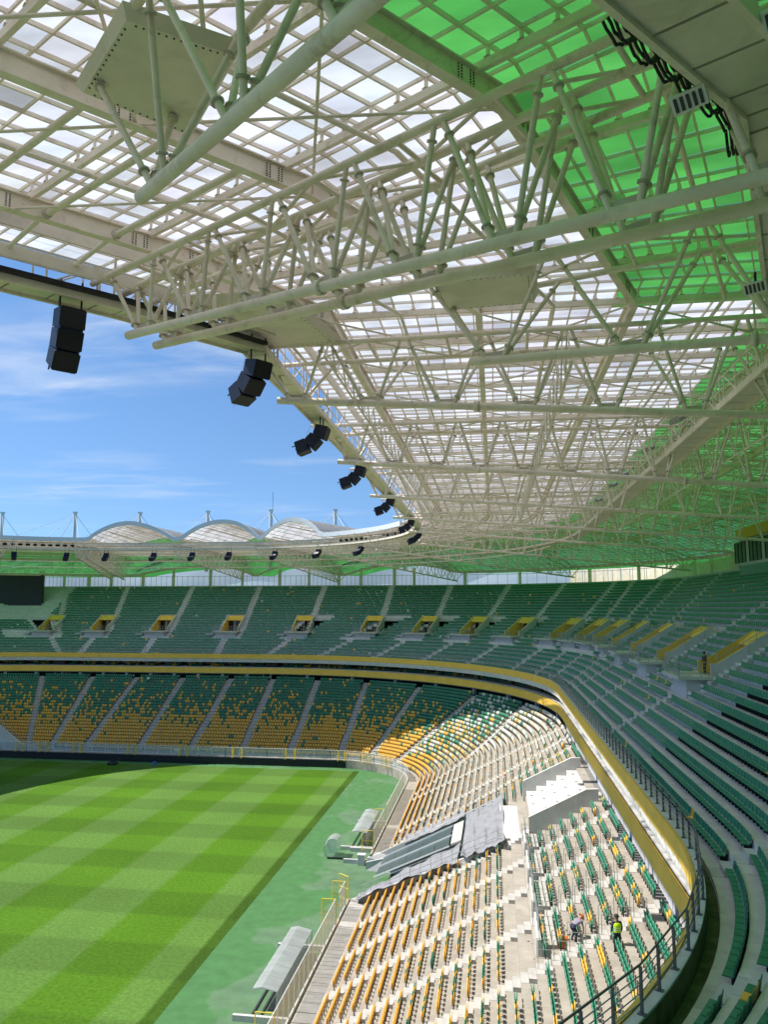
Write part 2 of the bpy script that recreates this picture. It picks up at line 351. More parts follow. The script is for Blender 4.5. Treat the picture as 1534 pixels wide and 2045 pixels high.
def turf_mat():
    m_ = MAT['turf']; t = m_.node_tree; b = t.nodes['Principled BSDF']
    g = N(t, 'ShaderNodeNewGeometry'); no = N(t, 'ShaderNodeTexNoise'); no.inputs['Scale'].default_value = 0.16; no.inputs['Detail'].default_value = 6; no.inputs['Distortion'].default_value = 0.25
    mpn = N(t, 'ShaderNodeMapping'); mpn.inputs['Scale'].default_value = (1.1, 0.7, 1); mpn.inputs['Location'].default_value = (3.1, 0.6, 0); t.links.new(g.outputs['Position'], mpn.inputs[0]); t.links.new(mpn.outputs[0], no.inputs['Vector'])
    sp = N(t, 'ShaderNodeSeparateXYZ'); t.links.new(g.outputs['Position'], sp.inputs[0])
    xr = N(t, 'ShaderNodeMapRange'); xr.inputs[1].default_value = -22; xr.inputs[2].default_value = -15; xr.inputs[3].default_value = -0.10; xr.inputs[4].default_value = 0.12; t.links.new(sp.outputs['X'], xr.inputs[0])
    ad = N(t, 'ShaderNodeMath', operation='ADD'); t.links.new(no.outputs[0], ad.inputs[0]); t.links.new(xr.outputs[0], ad.inputs[1])
    rp = N(t, 'ShaderNodeMapRange'); rp.inputs[1].default_value = 0.515; rp.inputs[2].default_value = 0.545; t.links.new(ad.outputs[0], rp.inputs[0])
    rp2 = N(t, 'ShaderNodeMapRange'); rp2.inputs[1].default_value = 0.61; rp2.inputs[2].default_value = 0.65; rp2.inputs[4].default_value = 0.5; t.links.new(ad.outputs[0], rp2.inputs[0])
    fn = N(t, 'ShaderNodeTexNoise'); fn.inputs['Scale'].default_value = 0.9; fn.inputs['Detail'].default_value = 8; t.links.new(g.outputs['Position'], fn.inputs['Vector'])
    fr = N(t, 'ShaderNodeMapRange'); fr.inputs[1].default_value = 0.3; fr.inputs[2].default_value = 0.7; fr.inputs[3].default_value = 0.85; fr.inputs[4].default_value = 1.12; t.links.new(fn.outputs[0], fr.inputs[0])
    c = N(t, 'ShaderNodeMix', data_type='RGBA'); c.inputs[6].default_value = (0.060, 0.172, 0.052, 1); c.inputs[7].default_value = (0.098, 0.185, 0.090, 1); t.links.new(rp.outputs[0], c.inputs[0])
    c2 = N(t, 'ShaderNodeMix', data_type='RGBA'); t.links.new(c.outputs[2], c2.inputs[6]); c2.inputs[7].default_value = (0.075, 0.150, 0.080, 1); t.links.new(rp2.outputs[0], c2.inputs[0])
    mm = N(t, 'ShaderNodeMix', data_type='RGBA', blend_type='MULTIPLY'); mm.inputs[0].default_value = 1
    t.links.new(c2.outputs[2], mm.inputs[6]); t.links.new(fr.outputs[0], mm.inputs[7]); t.links.new(mm.outputs[2], b.inputs['Base Color'])
turf_mat()
b = MB(); b.lo(-9000, 9000, -9000, 9000, -1.2, -1.0); mat('earth', (0.16, 0.15, 0.11), 0.95, var=0.3, vscale=0.01); tag(b.build('ground', 'earth'), kind='structure')
b = MB(); b.lo(-125, 12, 0, 150, -0.9, 0.0); tag(b.build('turf_surround', 'turf'), kind='structure')
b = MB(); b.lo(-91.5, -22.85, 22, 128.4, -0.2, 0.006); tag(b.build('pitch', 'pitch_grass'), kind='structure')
# hills beyond the rim of the ground, distance haze painted into their colour
b = MB()
for ring_i, (D, hh, sd) in enumerate(((3600, 330, 1), (5200, 560, 5))):
    a = np.linspace(math.radians(20), math.radians(165), 120)
    h = hh * (0.55 + 0.25 * np.sin(a * 5 + sd) + 0.13 * np.sin(a * 13 + 2 * sd) + 0.07 * np.sin(a * 37 + sd))
    G = np.stack([np.stack([D * np.cos(a), D * np.sin(a), np.full_like(a, -2)], -1), np.stack([(D + 300) * np.cos(a), (D + 300) * np.sin(a), h * 0.6], -1), np.stack([(D + 900) * np.cos(a), (D + 900) * np.sin(a), h], -1), np.stack([(D + 2200) * np.cos(a), (D + 2200) * np.sin(a), np.full_like(a, -2)], -1)])
    b.grid(G)
tag(b.build('hills', 'hill', smooth=True), kind='structure')

# ------------------------------------------------------------------ seats are collected first, built last
SEATS = []      # (x,y,z,nx,ny,colour,label key)
def put_seats(o_seat, z, ta, tb, inset, colour, key, width=0.49):
    ts = np.linspace(ta, tb, 26); P = np.array([bowl(o_seat, t) for t in ts])
    L = np.concatenate([[0], np.cumsum(np.hypot(np.diff(P[:, 0]), np.diff(P[:, 1])))])
    tot = L[-1] - 2 * inset; n = int(tot / width)
    if n < 1: return
    st = inset + (tot - n * width) / 2 + width * (np.arange(n) + 0.5)
    for i, s in enumerate(st):
        x, y, nx, ny = (np.interp(s, L, P[:, j]) for j in range(4)); q = math.hypot(nx, ny)
        SEATS.append((x, y, z, nx / q, ny / q, colour(i, n), key))
def tshift(o, t, d):
    a = bowl(o, t - 1e-3); c = bowl(o, t + 1e-3); return t + d / (math.hypot(c[0] - a[0], c[1] - a[1]) / 2e-3)
def frame(o, t):
    x, y, nx, ny = bowl(o, t); return np.array([x, y, 0.]), np.array([nx, ny, 0.]), np.array([-ny, nx, 0.])
def rows_mesh(mb, rows, m_=0):
    """rows: (o, z, depth, rise, [(ta,tb),..]) risers and treads"""
    for o, z, d, rise, iv in rows:
        for ta, tb in iv:
            st = subTS(ta, tb)
            mb.grid(np.array([[(*bowl(o, t)[:2], z - rise), (*bowl(o, t)[:2], z), (*bowl(o + d, t)[:2], z)] for t in st]), m_)
def cut(iv, holes):
    out_ = list(iv)
    for a, b_ in holes:
        nx_ = []
        for p, q in out_:
            if b_ <= p or a >= q: nx_.append((p, q)); continue
            if a > p: nx_.append((p, a))
            if b_ < q: nx_.append((b_, q))
        out_ = nx_
    return out_
def stair(name, t, o0, z0, nrow, depth, rise, parent, w=1.15, mt='concrete_step', lean=None):
    mb = MB()
    for k in range(nrow):
        for h in (0, 1):
            o = o0 + depth * (k + 0.5 * h); c, nn, tg = frame(o + depth / 4, t(o + depth / 4) if callable(t) else t)
            zt = z0 + rise * k + (rise / 2 if h else 0.012); zb = z0 + rise * k - 0.05
            mb.box((c[0], c[1], (zt + zb) / 2), (depth / 2 - 0.004, w, zt - zb), nn, tg)
    return mb.build(name, mt, parent)

# ------------------------------------------------------------------ lower stand
LR, LD, LZ, LRISE = 25, 0.8, 1.4, 0.457
lower = thing('lower_stand', (-5, 70, 0), 'lower concrete seating tier stepping up from the pitch on the right and far sides', 'stand')
T0L = 0.30
def YN(o): return 70.4 - 0.53 * max(o, 0)       # the near wall of the players tunnel runs askew
def YF(o): return 82.6 - 0.26 * max(o, 0)
def TUN(o): return (ty(YN(o)), ty(YF(o)))
rows = []
for k in range(LR):
    rows.append((LD * k, LZ + LRISE * k, LD, LRISE, cut([(T0L, 8.0)], [TUN(LD * k)] if k < 15 else [])))
b = MB(); rows_mesh(b, rows); b.build('terrace', 'concrete', lower)
# front walkway with retaining wall
b = MB()
for ta, tb in cut([(T0L, 8.0)], [TUN(0)]):
    ring(b, [(-1.75, -0.3), (-1.75, 1.32), (-1.55, 1.32), (-1.55, 1.18), (0.02, 1.18), (0.02, -0.3)], ta, tb)
b.build('front_walkway', 'concrete', lower)
# slabs of the walkway: expansion joints as thin recessed strips would vanish; each slab is laid as its own piece on the near stretch
y = 44.0
while y < 70:
    sb = MB(); sb.lo(-13.28, -11.86, y + 0.02, y + 1.18, 1.12, 1.2); sb.build('paving_slab', 'concrete_step', lower); y += 1.2
LTOP = 18.5
low_px = [(82, 55), (180, 100), (268, 168), (360, 275), (457, 377), (542, 480), (631, 575), (728, 675), (832, 735), (942, 787), (1035, 826)]
LAq = [(t_at_u(bb_, 0.3, 1.6, 2.3, 7.9), t_at_u(tt_, LTOP, 12.0, 2.05, 7.9)) for tt_, bb_ in low_px]
LAq = sorted(LAq + [(ty(v), ty(v)) for v in (41.4, 47.2, 52.8, 58.4, 64.1, 84.6, 90.2)] + [(2.45, 2.5), (0.86, 0.86), (0.7, 0.7), (0.55, 0.55)], key=lambda q: q[1])
def line_t(q, o, o0, o1):
    """station at offset o on the straight plan line from (o0, q0) to (o1, q1)"""
    if abs(q[0] - q[1]) < 1e-6: return q[0]
    a = np.array(bowl(o0, q[0])[:2]); c = np.array(bowl(o1, q[1])[:2]); d = c - a
    lo, hi = min(q) - .25, max(q) + .25; ts = np.linspace(max(0, lo), min(8, hi), 160)
    P = np.array([bowl(o, t)[:2] for t in ts]) - a; cr = P[:, 0] * d[1] - P[:, 1] * d[0]
    i = np.where(np.sign(cr[:-1]) != np.sign(cr[1:]))[0]
    if len(i) == 0: return q[0] + (q[1] - q[0]) * (o - o0) / (o1 - o0)
    i = i[0]; return float(ts[i] + (ts[i + 1] - ts[i]) * cr[i] / (cr[i] - cr[i + 1]))
_tc = {}
def tA(q, o):
    k = (q, round(o, 3))
    if k not in _tc: _tc[k] = line_t(q, o, 0.0, LTOP)
    return _tc[k]
LA = [q[0] for q in LAq]
for q in LAq:
    stair('aisle_stair', lambda o, q=q: tA(q, o), 0.0, LZ, LR, LD, LRISE, lower, 1.15, 'concrete_step')
def lcol(k, t0, t1):
    f = k / LR; tm = (t0 + t1) / 2
    if tm > 3.45:
        pg = 0.02 if k < 7 else (0.12 + 0.09 * (k - 7) if k < 14 else (0.70 + 0.035 * (k - 14)))
        pg = min(pg, 0.985); pw = 0.0
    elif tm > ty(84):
        pg = 0.03 if k < 3 else 0.22 + 0.02 * k; pw = 0.0 if k < 4 else min(0.75, 0.25 + 0.05 * k)  # extra white seats in this sunlit corner stand in for glare on the plastic
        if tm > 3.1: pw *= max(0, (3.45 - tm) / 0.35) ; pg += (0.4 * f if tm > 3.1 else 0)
    else:
        pg = 0.01 if k < 6 else (0.08 + 0.06 * (k - 6) if k < 16 else 0.84); pw = 0.0
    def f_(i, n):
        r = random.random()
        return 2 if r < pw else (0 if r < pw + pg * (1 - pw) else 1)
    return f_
ledges = [(T0L, T0L)] + LAq + [(8.0, 8.0)]
for k in range(LR):
    o = LD * k + 0.29; z = LZ + LRISE * k
    for bi in range(len(ledges) - 1):
        a, c = tA(ledges[bi], o), tA(ledges[bi + 1], o)
        hol = [TUN(o)] if k < 15 else [(ty(62.3), ty(75.6))]
        if 15 <= k <= 16: hol.append((ty(40), ty(63)))          # cross walkway
        for a2, c2 in cut([(a, c)], hol):
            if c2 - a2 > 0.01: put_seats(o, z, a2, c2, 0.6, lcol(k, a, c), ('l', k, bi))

# ------------------------------------------------------------------ box level between the tiers
boxes = thing('balcony_level', (10, 70, 12.4), 'dark recessed balcony level between the lower and upper tiers with yellow parapet', 'balcony')
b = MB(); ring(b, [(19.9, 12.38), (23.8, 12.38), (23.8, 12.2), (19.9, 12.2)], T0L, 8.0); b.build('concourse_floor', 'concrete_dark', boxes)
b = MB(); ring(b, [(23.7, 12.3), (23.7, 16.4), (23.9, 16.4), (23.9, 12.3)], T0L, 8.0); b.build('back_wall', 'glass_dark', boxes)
b = MB(); ring(b, [(20.35, 12.3), (20.35, 13.6), (20.6, 13.6), (20.6, 12.3)], 0.35, ty(97)); b.build('concourse_wall', 'plaster', boxes)
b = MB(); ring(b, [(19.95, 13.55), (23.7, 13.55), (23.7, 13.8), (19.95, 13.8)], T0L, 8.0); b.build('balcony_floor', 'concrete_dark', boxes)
b = MB()
for j_ in range(3): ring(b, [(20.95 + .88 * j_, 13.8), (20.95 + .88 * j_, 14.14 + .44 * j_), (21.83 + .88 * j_, 14.14 + .44 * j_), (21.83 + .88 * j_, 13.8)], T0L, 8.0)
b.build('balcony_steps', 'concrete', boxes)
b = MB(); ring(b, [(20.05, 14.86), (20.75, 14.86), (20.75, 14.98), (20.05, 14.98)], T0L, 8.0); b.build('balcony_ledge', 'concrete_white', boxes)
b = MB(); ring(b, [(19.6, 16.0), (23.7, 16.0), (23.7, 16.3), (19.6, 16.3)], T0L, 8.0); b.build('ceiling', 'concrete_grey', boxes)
tt = np.linspace(T0L, 8.0, 120)
def panel_run(name, parent, o, z0, z1, mt, step, ta, tb, thick=0.10):
    """fascia panels, one object each, with open joints"""
    ts = np.linspace(ta, tb, 900); P = np.array([bowl(o, t)[:2] for t in ts]); L = np.concatenate([[0], np.cumsum(np.hypot(*np.diff(P, axis=0).T))])
    n = int(L[-1] / step); cuts = np.interp(np.linspace(0, L[-1], n + 1), L, ts)
    for a, c in zip(cuts[:-1], cuts[1:]):
        g = 0.012; a2 = tshift(o, a, g); c2 = tshift(o, c, -g)
        mb = MB(); st = np.linspace(a2, c2, 7)
        mb.sweep([[(*bowl(o, t)[:2], z0), (*bowl(o + thick, t)[:2], z0), (*bowl(o + thick, t)[:2], z1), (*bowl(o, t)[:2], z1)] for t in st])
        mb.build(name, mt, parent)
panel_run('parapet_panel', boxes, 19.85, 13.72, 14.85, 'yellow_panel', 6.0, 0.62, 8.0, 0.14)
for i, t in enumerate(np.linspace(0.5, 7.9, 64)):
    c, nn, tg = frame(20.6, t); mb = MB(); mb.box((c[0], c[1], 12.97), (0.55, 0.55, 1.2), nn, tg); mb.build('pillar', 'plaster', boxes)
for i, t in enumerate(np.linspace(0.52, 7.88, 64)):
    c, nn, tg = frame(21.6, t); mb = MB(); mb.box((c[0], c[1], 14.9), (0.35, 0.2, 2.15), nn, tg); mb.build('mullion', 'dark_metal', boxes)
def bcol(i, n): return 0 if random.random() < 0.72 else 1
bt = np.linspace(0.62, 7.95, 70)
for a, c in zip(bt[:-1], bt[1:]):
    for o in (21.0, 21.9, 22.7): put_seats(o, 14.15 + (o - 21) * 0.5, a, c, 0.8, bcol, ('b', 0, 0))

# ------------------------------------------------------------------ upper stand
UR, UD, UO, UZ, URISE = 27, 0.9, 20.22, 17.05, 0.555
upper = thing('upper_stand', (20, 70, 17), 'steep upper concrete seating tier wrapping round under the roof', 'stand')
T0U = 0.08
VU = [90, 200, 320, 460, 605, 745, 848, 942, 1030, 1118, 1166, 1200, 1236, 1278, 1335, 1425]
VT = [t_at_u(u, 29.0, 22.4, 0.9, 7.9) for u in VU]
k_ = np.argsort(VT); VUS = [None, None] + [VU[i] for i in k_]; VT = [VT[i] for i in k_]
def t_near(u, v, o, z):
    ts = np.linspace(0.05, 1.6, 1200); q = proj(np.array([[*bowl(o, t)[:2], z] for t in ts])); d = np.where(q[:, 2] > 1, np.hypot(q[:, 0] - u, q[:, 1] - v), 1e9); return float(ts[int(np.argmin(d))])
VT = [t_near(1395, 1965, 20.6, 17.3), t_near(1422, 1738, 20.6, 17.3)] + VT
VW = 3.7
VK0, VK1 = 9, 14
vint = [(tshift(30, t, -VW / 2), tshift(30, t, VW / 2)) for t in VT]
rows = []
for k in range(UR):
    iv = [(T0U, 8.0)]
    if VK0 <= k < VK1: iv = cut(iv, vint)
    rows.append((UO + UD * k, UZ + URISE * k, UD, URISE if k else 0.2, iv))
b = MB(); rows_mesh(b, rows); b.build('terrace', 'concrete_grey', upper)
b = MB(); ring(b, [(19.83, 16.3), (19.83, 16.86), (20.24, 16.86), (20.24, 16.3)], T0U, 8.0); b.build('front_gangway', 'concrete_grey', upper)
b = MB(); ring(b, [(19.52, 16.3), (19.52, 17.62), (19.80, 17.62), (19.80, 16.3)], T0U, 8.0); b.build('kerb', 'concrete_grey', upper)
b = MB(); ring(b, [(19.805, 16.86), (19.805, 17.56), (19.82, 17.56), (19.82, 16.86)], T0U, 8.0); b.build('kerb_inner_face', 'concrete_moss', upper)
b = MB(); ring(b, [(19.835, 16.869), (20.2, 16.869), (20.2, 16.865), (19.835, 16.865)], T0U, 8.0); b.build('gutter', 'concrete_moss', upper)
b = MB(); ring(b, [(24.0, 16.1), (45.1, 29.6), (45.1, 29.2), (24.0, 15.7)], T0U, 8.0); b.build('raker_slab', 'concrete_dark', upper)
panel_run('fascia_panel', upper, 19.36, 16.72, 17.66, 'yellow_panel', 6.0, T0U, 8.0, 0.13)
UTOP = UO + UD * UR; UTZ = UZ + URISE * (UR - 1)
b = MB(); ring(b, [(UTOP, UTZ - 1), (UTOP, UTZ + 1.0), (UTOP + 0.25, UTZ + 1.0), (UTOP + 0.25, UTZ - 1)], T0U, 8.0); b.build('rear_parapet', 'concrete_white', upper)
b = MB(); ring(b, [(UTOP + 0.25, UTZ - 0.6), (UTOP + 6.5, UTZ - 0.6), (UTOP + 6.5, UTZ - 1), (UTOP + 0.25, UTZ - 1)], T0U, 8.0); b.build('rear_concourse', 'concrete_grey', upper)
UA_lo = [tshift(21, VT[0], -8.5)] + VT
UTOPU = {90: 132, 200: 255, 320: 385, 460: 518, 605: 650, 745: 789, 848: 907, 942: 1022, 1030: 1130, 1118: 1230, 1166: 1267, 1200: 1322, 1236: 1367, 1278: 1440}
UAq = []
for i, t in enumerate(VT):
    tb = tshift(30, t, -VW / 2 - 1.0); u_ = VUS[i]
    tt_ = t_at_u(UTOPU[u_], 44.5, 31.6, 0.9, 7.9) if u_ in UTOPU else tb
    UAq.append((tb, tt_))
OB_, OT_ = UO + UD * 8, UO + UD * 26
def uA(q, o):
    k = (q, round(o, 3))
    if k not in _tc: _tc[k] = line_t(q, o, OB_, OT_)
    return _tc[k]
UA_hi = [q[0] for q in UAq]
for i, t in enumerate(UA_lo): stair('aisle_stair', t, UO, UZ, 6, UD, URISE, upper, 1.15, 'concrete_white')
for i, q in enumerate(UAq): stair('aisle_stair', lambda o, q=q: uA(q, o), UO + UD * 8, UZ + URISE * 8, UR - 8, UD, URISE, upper, 1.15, 'concrete_white')
def ucol(i, n): 
    r = random.random(); return 1 if r < 0.006 else (2 if r < 0.008 else 0)
elo = [T0U] + UA_lo + [8.0]
plat = [(tshift(28, t, -3.1), tshift(28, t, 3.1)) for t in VT]
for k in range(UR):
    o = UO + UD * k + 0.44; z = UZ + URISE * k; E_ = elo if k < VK0 else [T0U] + [uA(q, o) for q in UAq] + [8.0]
    for bi in range(len(E_) - 1):
        segs = [(E_[bi], E_[bi + 1], 0.6, 0.6)]
        iv = [(E_[bi], E_[bi + 1])]
        if k >= 6 and k < VK0: iv = cut(iv, plat)
        if VK0 <= k < VK1 + 1: iv = cut(iv, [(a - (b_ - a) * 0.06, b_ + (b_ - a) * 0.06) for a, b_ in vint])
        for a, c in iv:
            put_seats(o, z, a, c, 0.6 if (a in E_ or c in E_) else 0.15, ucol, ('u', k, bi))
# ------------------------------------------------------------------ exits (vomitories) in the upper tier
def vom_label(i, n):
    o_ = ['nearest', 'second nearest', 'third nearest', 'fourth nearest', 'fifth nearest', 'sixth nearest', 'seventh nearest', 'eighth nearest']
    if i < 8: return 'yellow-walled exit with railed concrete platform, %s on the right side' % o_[i]
    f_ = ['far corner, first past the bend', 'far stand, fifth left of the bend', 'far stand, fourth left of the bend']
    k = i - 8
    words_ = ['first', 'second', 'third', 'fourth', 'fifth', 'sixth', 'seventh', 'eighth', 'ninth', 'tenth']
    return 'yellow-walled exit in the far upper tier, %s counted leftwards from the bend' % words_[min(k, 9)]
vz = UZ + URISE * VK0; vo0 = UO + UD * VK0; vo1 = UO + UD * VK1
for i, t in enumerate(VT):
    c0, nn, tg = frame(vo0, t); 
    T_ = thing('exit_portal', (c0[0], c0[1], vz), vom_label(i, len(VT)), 'exit', 'exits in the upper tier')
    L_ = vo1 - vo0
    def W(d, s, z): return c0 + nn * d + tg * s + np.array([0, 0, z])
    for sd in (-1, 1):
        for inner in (True, False):
            s0 = sd * (VW / 2 - 0.12) if inner else sd * VW / 2
            s1 = sd * (VW / 2 - 0.002) if inner else sd * (VW / 2 + 0.14)
            mb = MB(); prof = [(0.0, vz - 1.2), (0.0, vz + 1.0), (0.5, vz + 1.0), (L_, vz + 1.0 + (L_ - 0.5) * URISE / UD), (L_, vz - 1.2)]
            if not inner: prof = [(d, z - (0.02 if z > vz else 0)) for d, z in prof]
            v = [W(d, s0, z) for d, z in prof] + [W(d, s1, z) for d, z in prof]
            n = 5; mb.add(v, [tuple(range(n)), tuple(range(n, 2 * n))[::-1]] + [(j, (j + 1) % n, n + (j + 1) % n, n + j) for j in range(n)])
            mb.build('inner_wall' if inner else 'side_wall', 'yellow_panel' if inner else 'plaster', T_)
    zt = vz + 1.0 + (L_ - 0.5) * URISE / UD
    mb = MB(); a = [W(L_ - 1.3, -VW / 2 + .13, vz + 2.35), W(L_ - 1.3, VW / 2 - .13, vz + 2.35), W(L_ - .05, VW / 2 - .13, zt - .1), W(L_ - .05, -VW / 2 + .13, zt - .1)]
    bk = [p + nn * 0.12 - np.array([0, 0, 0.12]) for p in a]
    mb.add(a + bk, [(0, 1, 2, 3), (7, 6, 5, 4), (0, 4, 5, 1), (1, 5, 6, 2), (2, 6, 7, 3), (3, 7, 4, 0)]); mb.build('lintel', 'yellow_panel', T_)
    mb = MB(); mb.box(W(L_ + 0.2, 0, vz + 1.0), (0.1, VW - .3, 2.6), nn, tg); mb.build('doorway', 'glass_dark', T_)
    mb = MB(); mb.box(W(L_ / 2, 0, vz - .1), (L_, VW - .26, 0.2), nn, tg); mb.build('passage_floor', 'concrete', T_)
    for s_ in (0.45,):
        mb = MB(); mb.box(W(L_ + 0.12, s_, vz + 1.0), (0.06, 0.5, 2.3), nn, tg); mb.build('door_leaf', 'concrete_white', T_)
    # platform in front with its plinth and guard rail
    pd = 2.6
    mb = MB(); mb.box(W(-pd / 2, 0.2, vz - 0.11), (pd, 5.6, 0.22), nn, tg); mb.build('platform', 'concrete_white', T_)
    mb = MB(); mb.box(W(-pd / 2 + 0.35, 0.2, vz - 1.0), (pd - 0.7, 4.4, 1.55), nn, tg); mb.build('plinth', 'plaster', T_)
    mb = MB(); mb.box(W(-pd / 2 + 0.5, 3.9, vz - 0.62), (pd - 0.6, 1.7, 0.24), nn, tg); mb.box(W(-pd / 2 + 0.7, 3.9, vz - 1.2), (pd - 1.1, 1.2, 0.95), nn, tg); mb.build('step_box', 'plaster', T_)
    path = [(-0.1, -2.5), (-pd + .1, -2.5), (-pd + .1, -0.75)], [(-pd + .1, 0.75), (-pd + .1, 2.95), (-0.6, 2.95)]
    near = i < 9
    for pp in path:
        for h in ((0.28, 0.55, 0.82, 1.08) if near else (0.55, 1.08)):
            mb = MB(); mb.pipe([W(d, s, vz + h) for d, s in pp], 0.025 if near else 0.03, 5); mb.build('rail', 'galv', T_)
        for (d0, s0), (d1, s1) in zip(pp[:-1], pp[1:]):
            m_n = 3
            for q in range(m_n + 1):
                d = d0 + (d1 - d0) * q / m_n; s = s0 + (s1 - s0) * q / m_n
                rod('rail_post', W(d, s, vz), W(d, s, vz + 1.08), 0.028, 'galv', T_, 6)
    if near:
        for sd in (-1, 1):
            for h in (0.35, 0.85):
                rod('wall_rail', W(0.5, sd * (VW / 2 + .02), vz + 1.0 + h), W(L_, sd * (VW / 2 + .02), vz + 1.0 + (L_ - .5) * URISE / UD + h), 0.025, 'galv', T_, 6)
            for q in range(5):
                d = .5 + (L_ - .5) * q / 4; zq = vz + 1.0 + (d - .5) * URISE / UD
                rod('wall_rail_post', W(d, sd * (VW / 2 + .02), zq - .05), W(d, sd * (VW / 2 + .02), zq + .85), 0.022, 'galv', T_, 6)
        for h in (0.85,): rod('wall_rail', W(L_, -VW / 2, zt + h), W(L_, VW / 2, zt + h), 0.025, 'galv', T_, 6)

# hooped hand rails up one long flight on the right, and twin rails on two far flights
def flight_rails(t, k0, k1, label, off=0.62, every=2):
    tt_ = t; t = (lambda o: uA(tt_, o)) if isinstance(tt_, tuple) else (lambda o: tt_)
    c0, nn, tg = frame(UO + UD * k0, t(UO + UD * k0)); H_ = thing('stair_handrail', (c0[0] + tg[0] * off, c0[1] + tg[1] * off, UZ + URISE * k0), label, 'handrail')
    for k in range(k0, k1, every):
        z = UZ + URISE * k; p, n_, g_ = frame(UO + UD * k + 0.1, t(UO + UD * k)); q, _, _ = frame(UO + UD * (k + every) - 0.35, t(UO + UD * (k + every)))
        p = p + g_ * off; q = q + g_ * off; z2 = UZ + URISE * (k + every - 1)
        mb = MB(); mb.pipe([p + [0, 0, z], p + [0, 0, z + 1.0], q + [0, 0, z2 + 1.0], q + [0, 0, z2]], 0.024, 5); mb.build('hoop', 'galv', H_)
flight_rails(UAq[3], 11, 26, 'run of hooped steel hand rails up the stairs under the glazed cabin')
flight_rails(UAq[2], 12, 26, 'run of hooped steel hand rails up the stairs at the right edge')
flight_rails(UAq[14], 10, 26, 'steel hand rails climbing the far upper tier left of centre', 0.0, 1)
flight_rails(UA_lo[15], 0, 6, 'short steel hand rails on the far upper tier front flight', 0.0, 1)

# ------------------------------------------------------------------ front railing of the upper tier
ts_ = np.linspace(0.25, 7.6, 1200); P_ = np.array([bowl(19.72, t)[:2] for t in ts_]); L_ = np.concatenate([[0], np.cumsum(np.hypot(*np.diff(P_, axis=0).T))])
npost = int(L_[-1] / 1.42); tp = np.interp(np.linspace(0, L_[-1], npost + 1), L_, ts_)
fr = thing('front_railing', (*bowl(19.72, tp[20])[:2], 17.62), 'steel railing with flat posts along the front edge of the upper tier', 'railing')
# facet the rail every five posts as in the photo: straight runs between bends
kk = list(range(0, len(tp), 3)); kk = kk if kk[-1] == len(tp) - 1 else kk + [len(tp) - 1]
pts = []
for a, c in zip(kk[:-1], kk[1:]):
    pa = np.array(bowl(19.72, tp[a])[:2]); pc = np.array(bowl(19.72, tp[c])[:2])
    for q in range(a, c): pts.append(pa + (pc - pa) * (q - a) / (c - a))
pts.append(np.array(bowl(19.72, tp[-1])[:2])); pts = np.array(pts)
for j, p in enumerate(pts):
    q = pts[min(j + 1, len(pts) - 1)] - pts[max(j - 1, 0)]; q = q / np.linalg.norm(q); nrm = np.array([-q[1], q[0]])
    mb = MB(); tg3 = (q[0], q[1], 0); nn3 = (nrm[0], nrm[1], 0)
    mb.box((p[0], p[1], 18.17), (0.02, 0.09, 1.1), tg3, nn3); mb.box((p[0], p[1], 17.635), (0.14, 0.2, 0.03), tg3, nn3)
    mb.build('railing_post', 'rail_grey' if j < 40 else 'galv', fr)
for h, r in ((18.76, 0.03), (18.52, 0.016), (18.32, 0.016), (18.12, 0.016), (17.92, 0.016)):
    mb = MB(); mb.pipe([(p[0], p[1], h) for p in pts], r, 6); mb.build('rail', 'galv' if r < .02 else 'rail_grey', fr)
# foreground hand rail on the stairs just below the camera
hr = thing('stair_handrail', (2.0, 13.5, 18.0), 'dark tube hand rail at the bottom edge of the picture', 'handrail')
mb = MB(); mb.pipe([(0.9, 13.0, 19.1), (1.75, 14.35, 19.3), (2.2, 14.9, 19.32), (2.75, 14.6, 19.32), (3.1, 13.8, 19.25), (3.1, 12.6, 19.25)], 0.03, 8); mb.build('rail', 'dark_metal', hr)
for p in ((1.75, 14.35, 19.3), (3.1, 13.2, 19.25)): rod('post', (p[0], p[1], 17.0), p, 0.028, 'dark_metal', hr, 8)

# ------------------------------------------------------------------ seats: the largest as objects, the rest as one mass
S = np.array([s[:5] for s in SEATS]); SC = np.array([s[5] for s in SEATS]); SK = [s[6] for s in SEATS]
keep = ~((S[:, 0] < -104.5) & np.array([k[0] == 'u' and k[1] >= 13 for k in SK]))
uvw = proj(S[:, :3] + [0, 0, 0.5])
infr = (uvw[:, 2] > 0) & (uvw[:, 0] > 5) & (uvw[:, 0] < PW - 5) & (uvw[:, 1] > 5) & (uvw[:, 1] < PH - 2) & keep
size = np.where(infr, 1 / np.maximum(uvw[:, 2], 1), 0)
isu = np.array([k[0] == 'u' for k in SK])
pick = np.argsort(-(size * isu))[:300]; pick_set = set(pick.tolist())
Wd = 0.225
# closed side profile (depth outward, height): lip, pan, curved back
prof = np.array([(0.0, 0.385), (0.015, 0.425), (0.27, 0.41), (0.335, 0.455), (0.385, 0.735), (0.408, 0.735), (0.36, 0.42), (0.29, 0.365)])
n_ = len(prof)
tv = np.array([(sx * Wd, d, h) for sx in (-1, 1) for d, h in prof]); tv[:, 1] += 0.02
tf = [tuple(range(n_))[::-1], tuple(range(n_, 2 * n_))] + [(j, (j + 1) % n_, n_ + (j + 1) % n_, n_ + j) for j in range(n_)]
islow = np.array([k[0] == 'l' for k in SK])
rest = np.array([j for j in range(len(S)) if keep[j] and j not in pick_set and uvw[j, 2] > -60])
lowb = MB()                                     # tipped-up seat: back shell, folded pan and foot
lowb.box((0, 0.268, 0.60), (0.36, 0.035, 0.46)); lowb.box((0, 0.150, 0.50), (0.34, 0.055, 0.40)); lowb.box((0, 0.235, 0.24), (0.07, 0.06, 0.48))
tvl = np.vstack(lowb.V); tvl[:4, 1] -= 0.03; tvl[8:12, 1] += 0.03; tfl = lowb.F
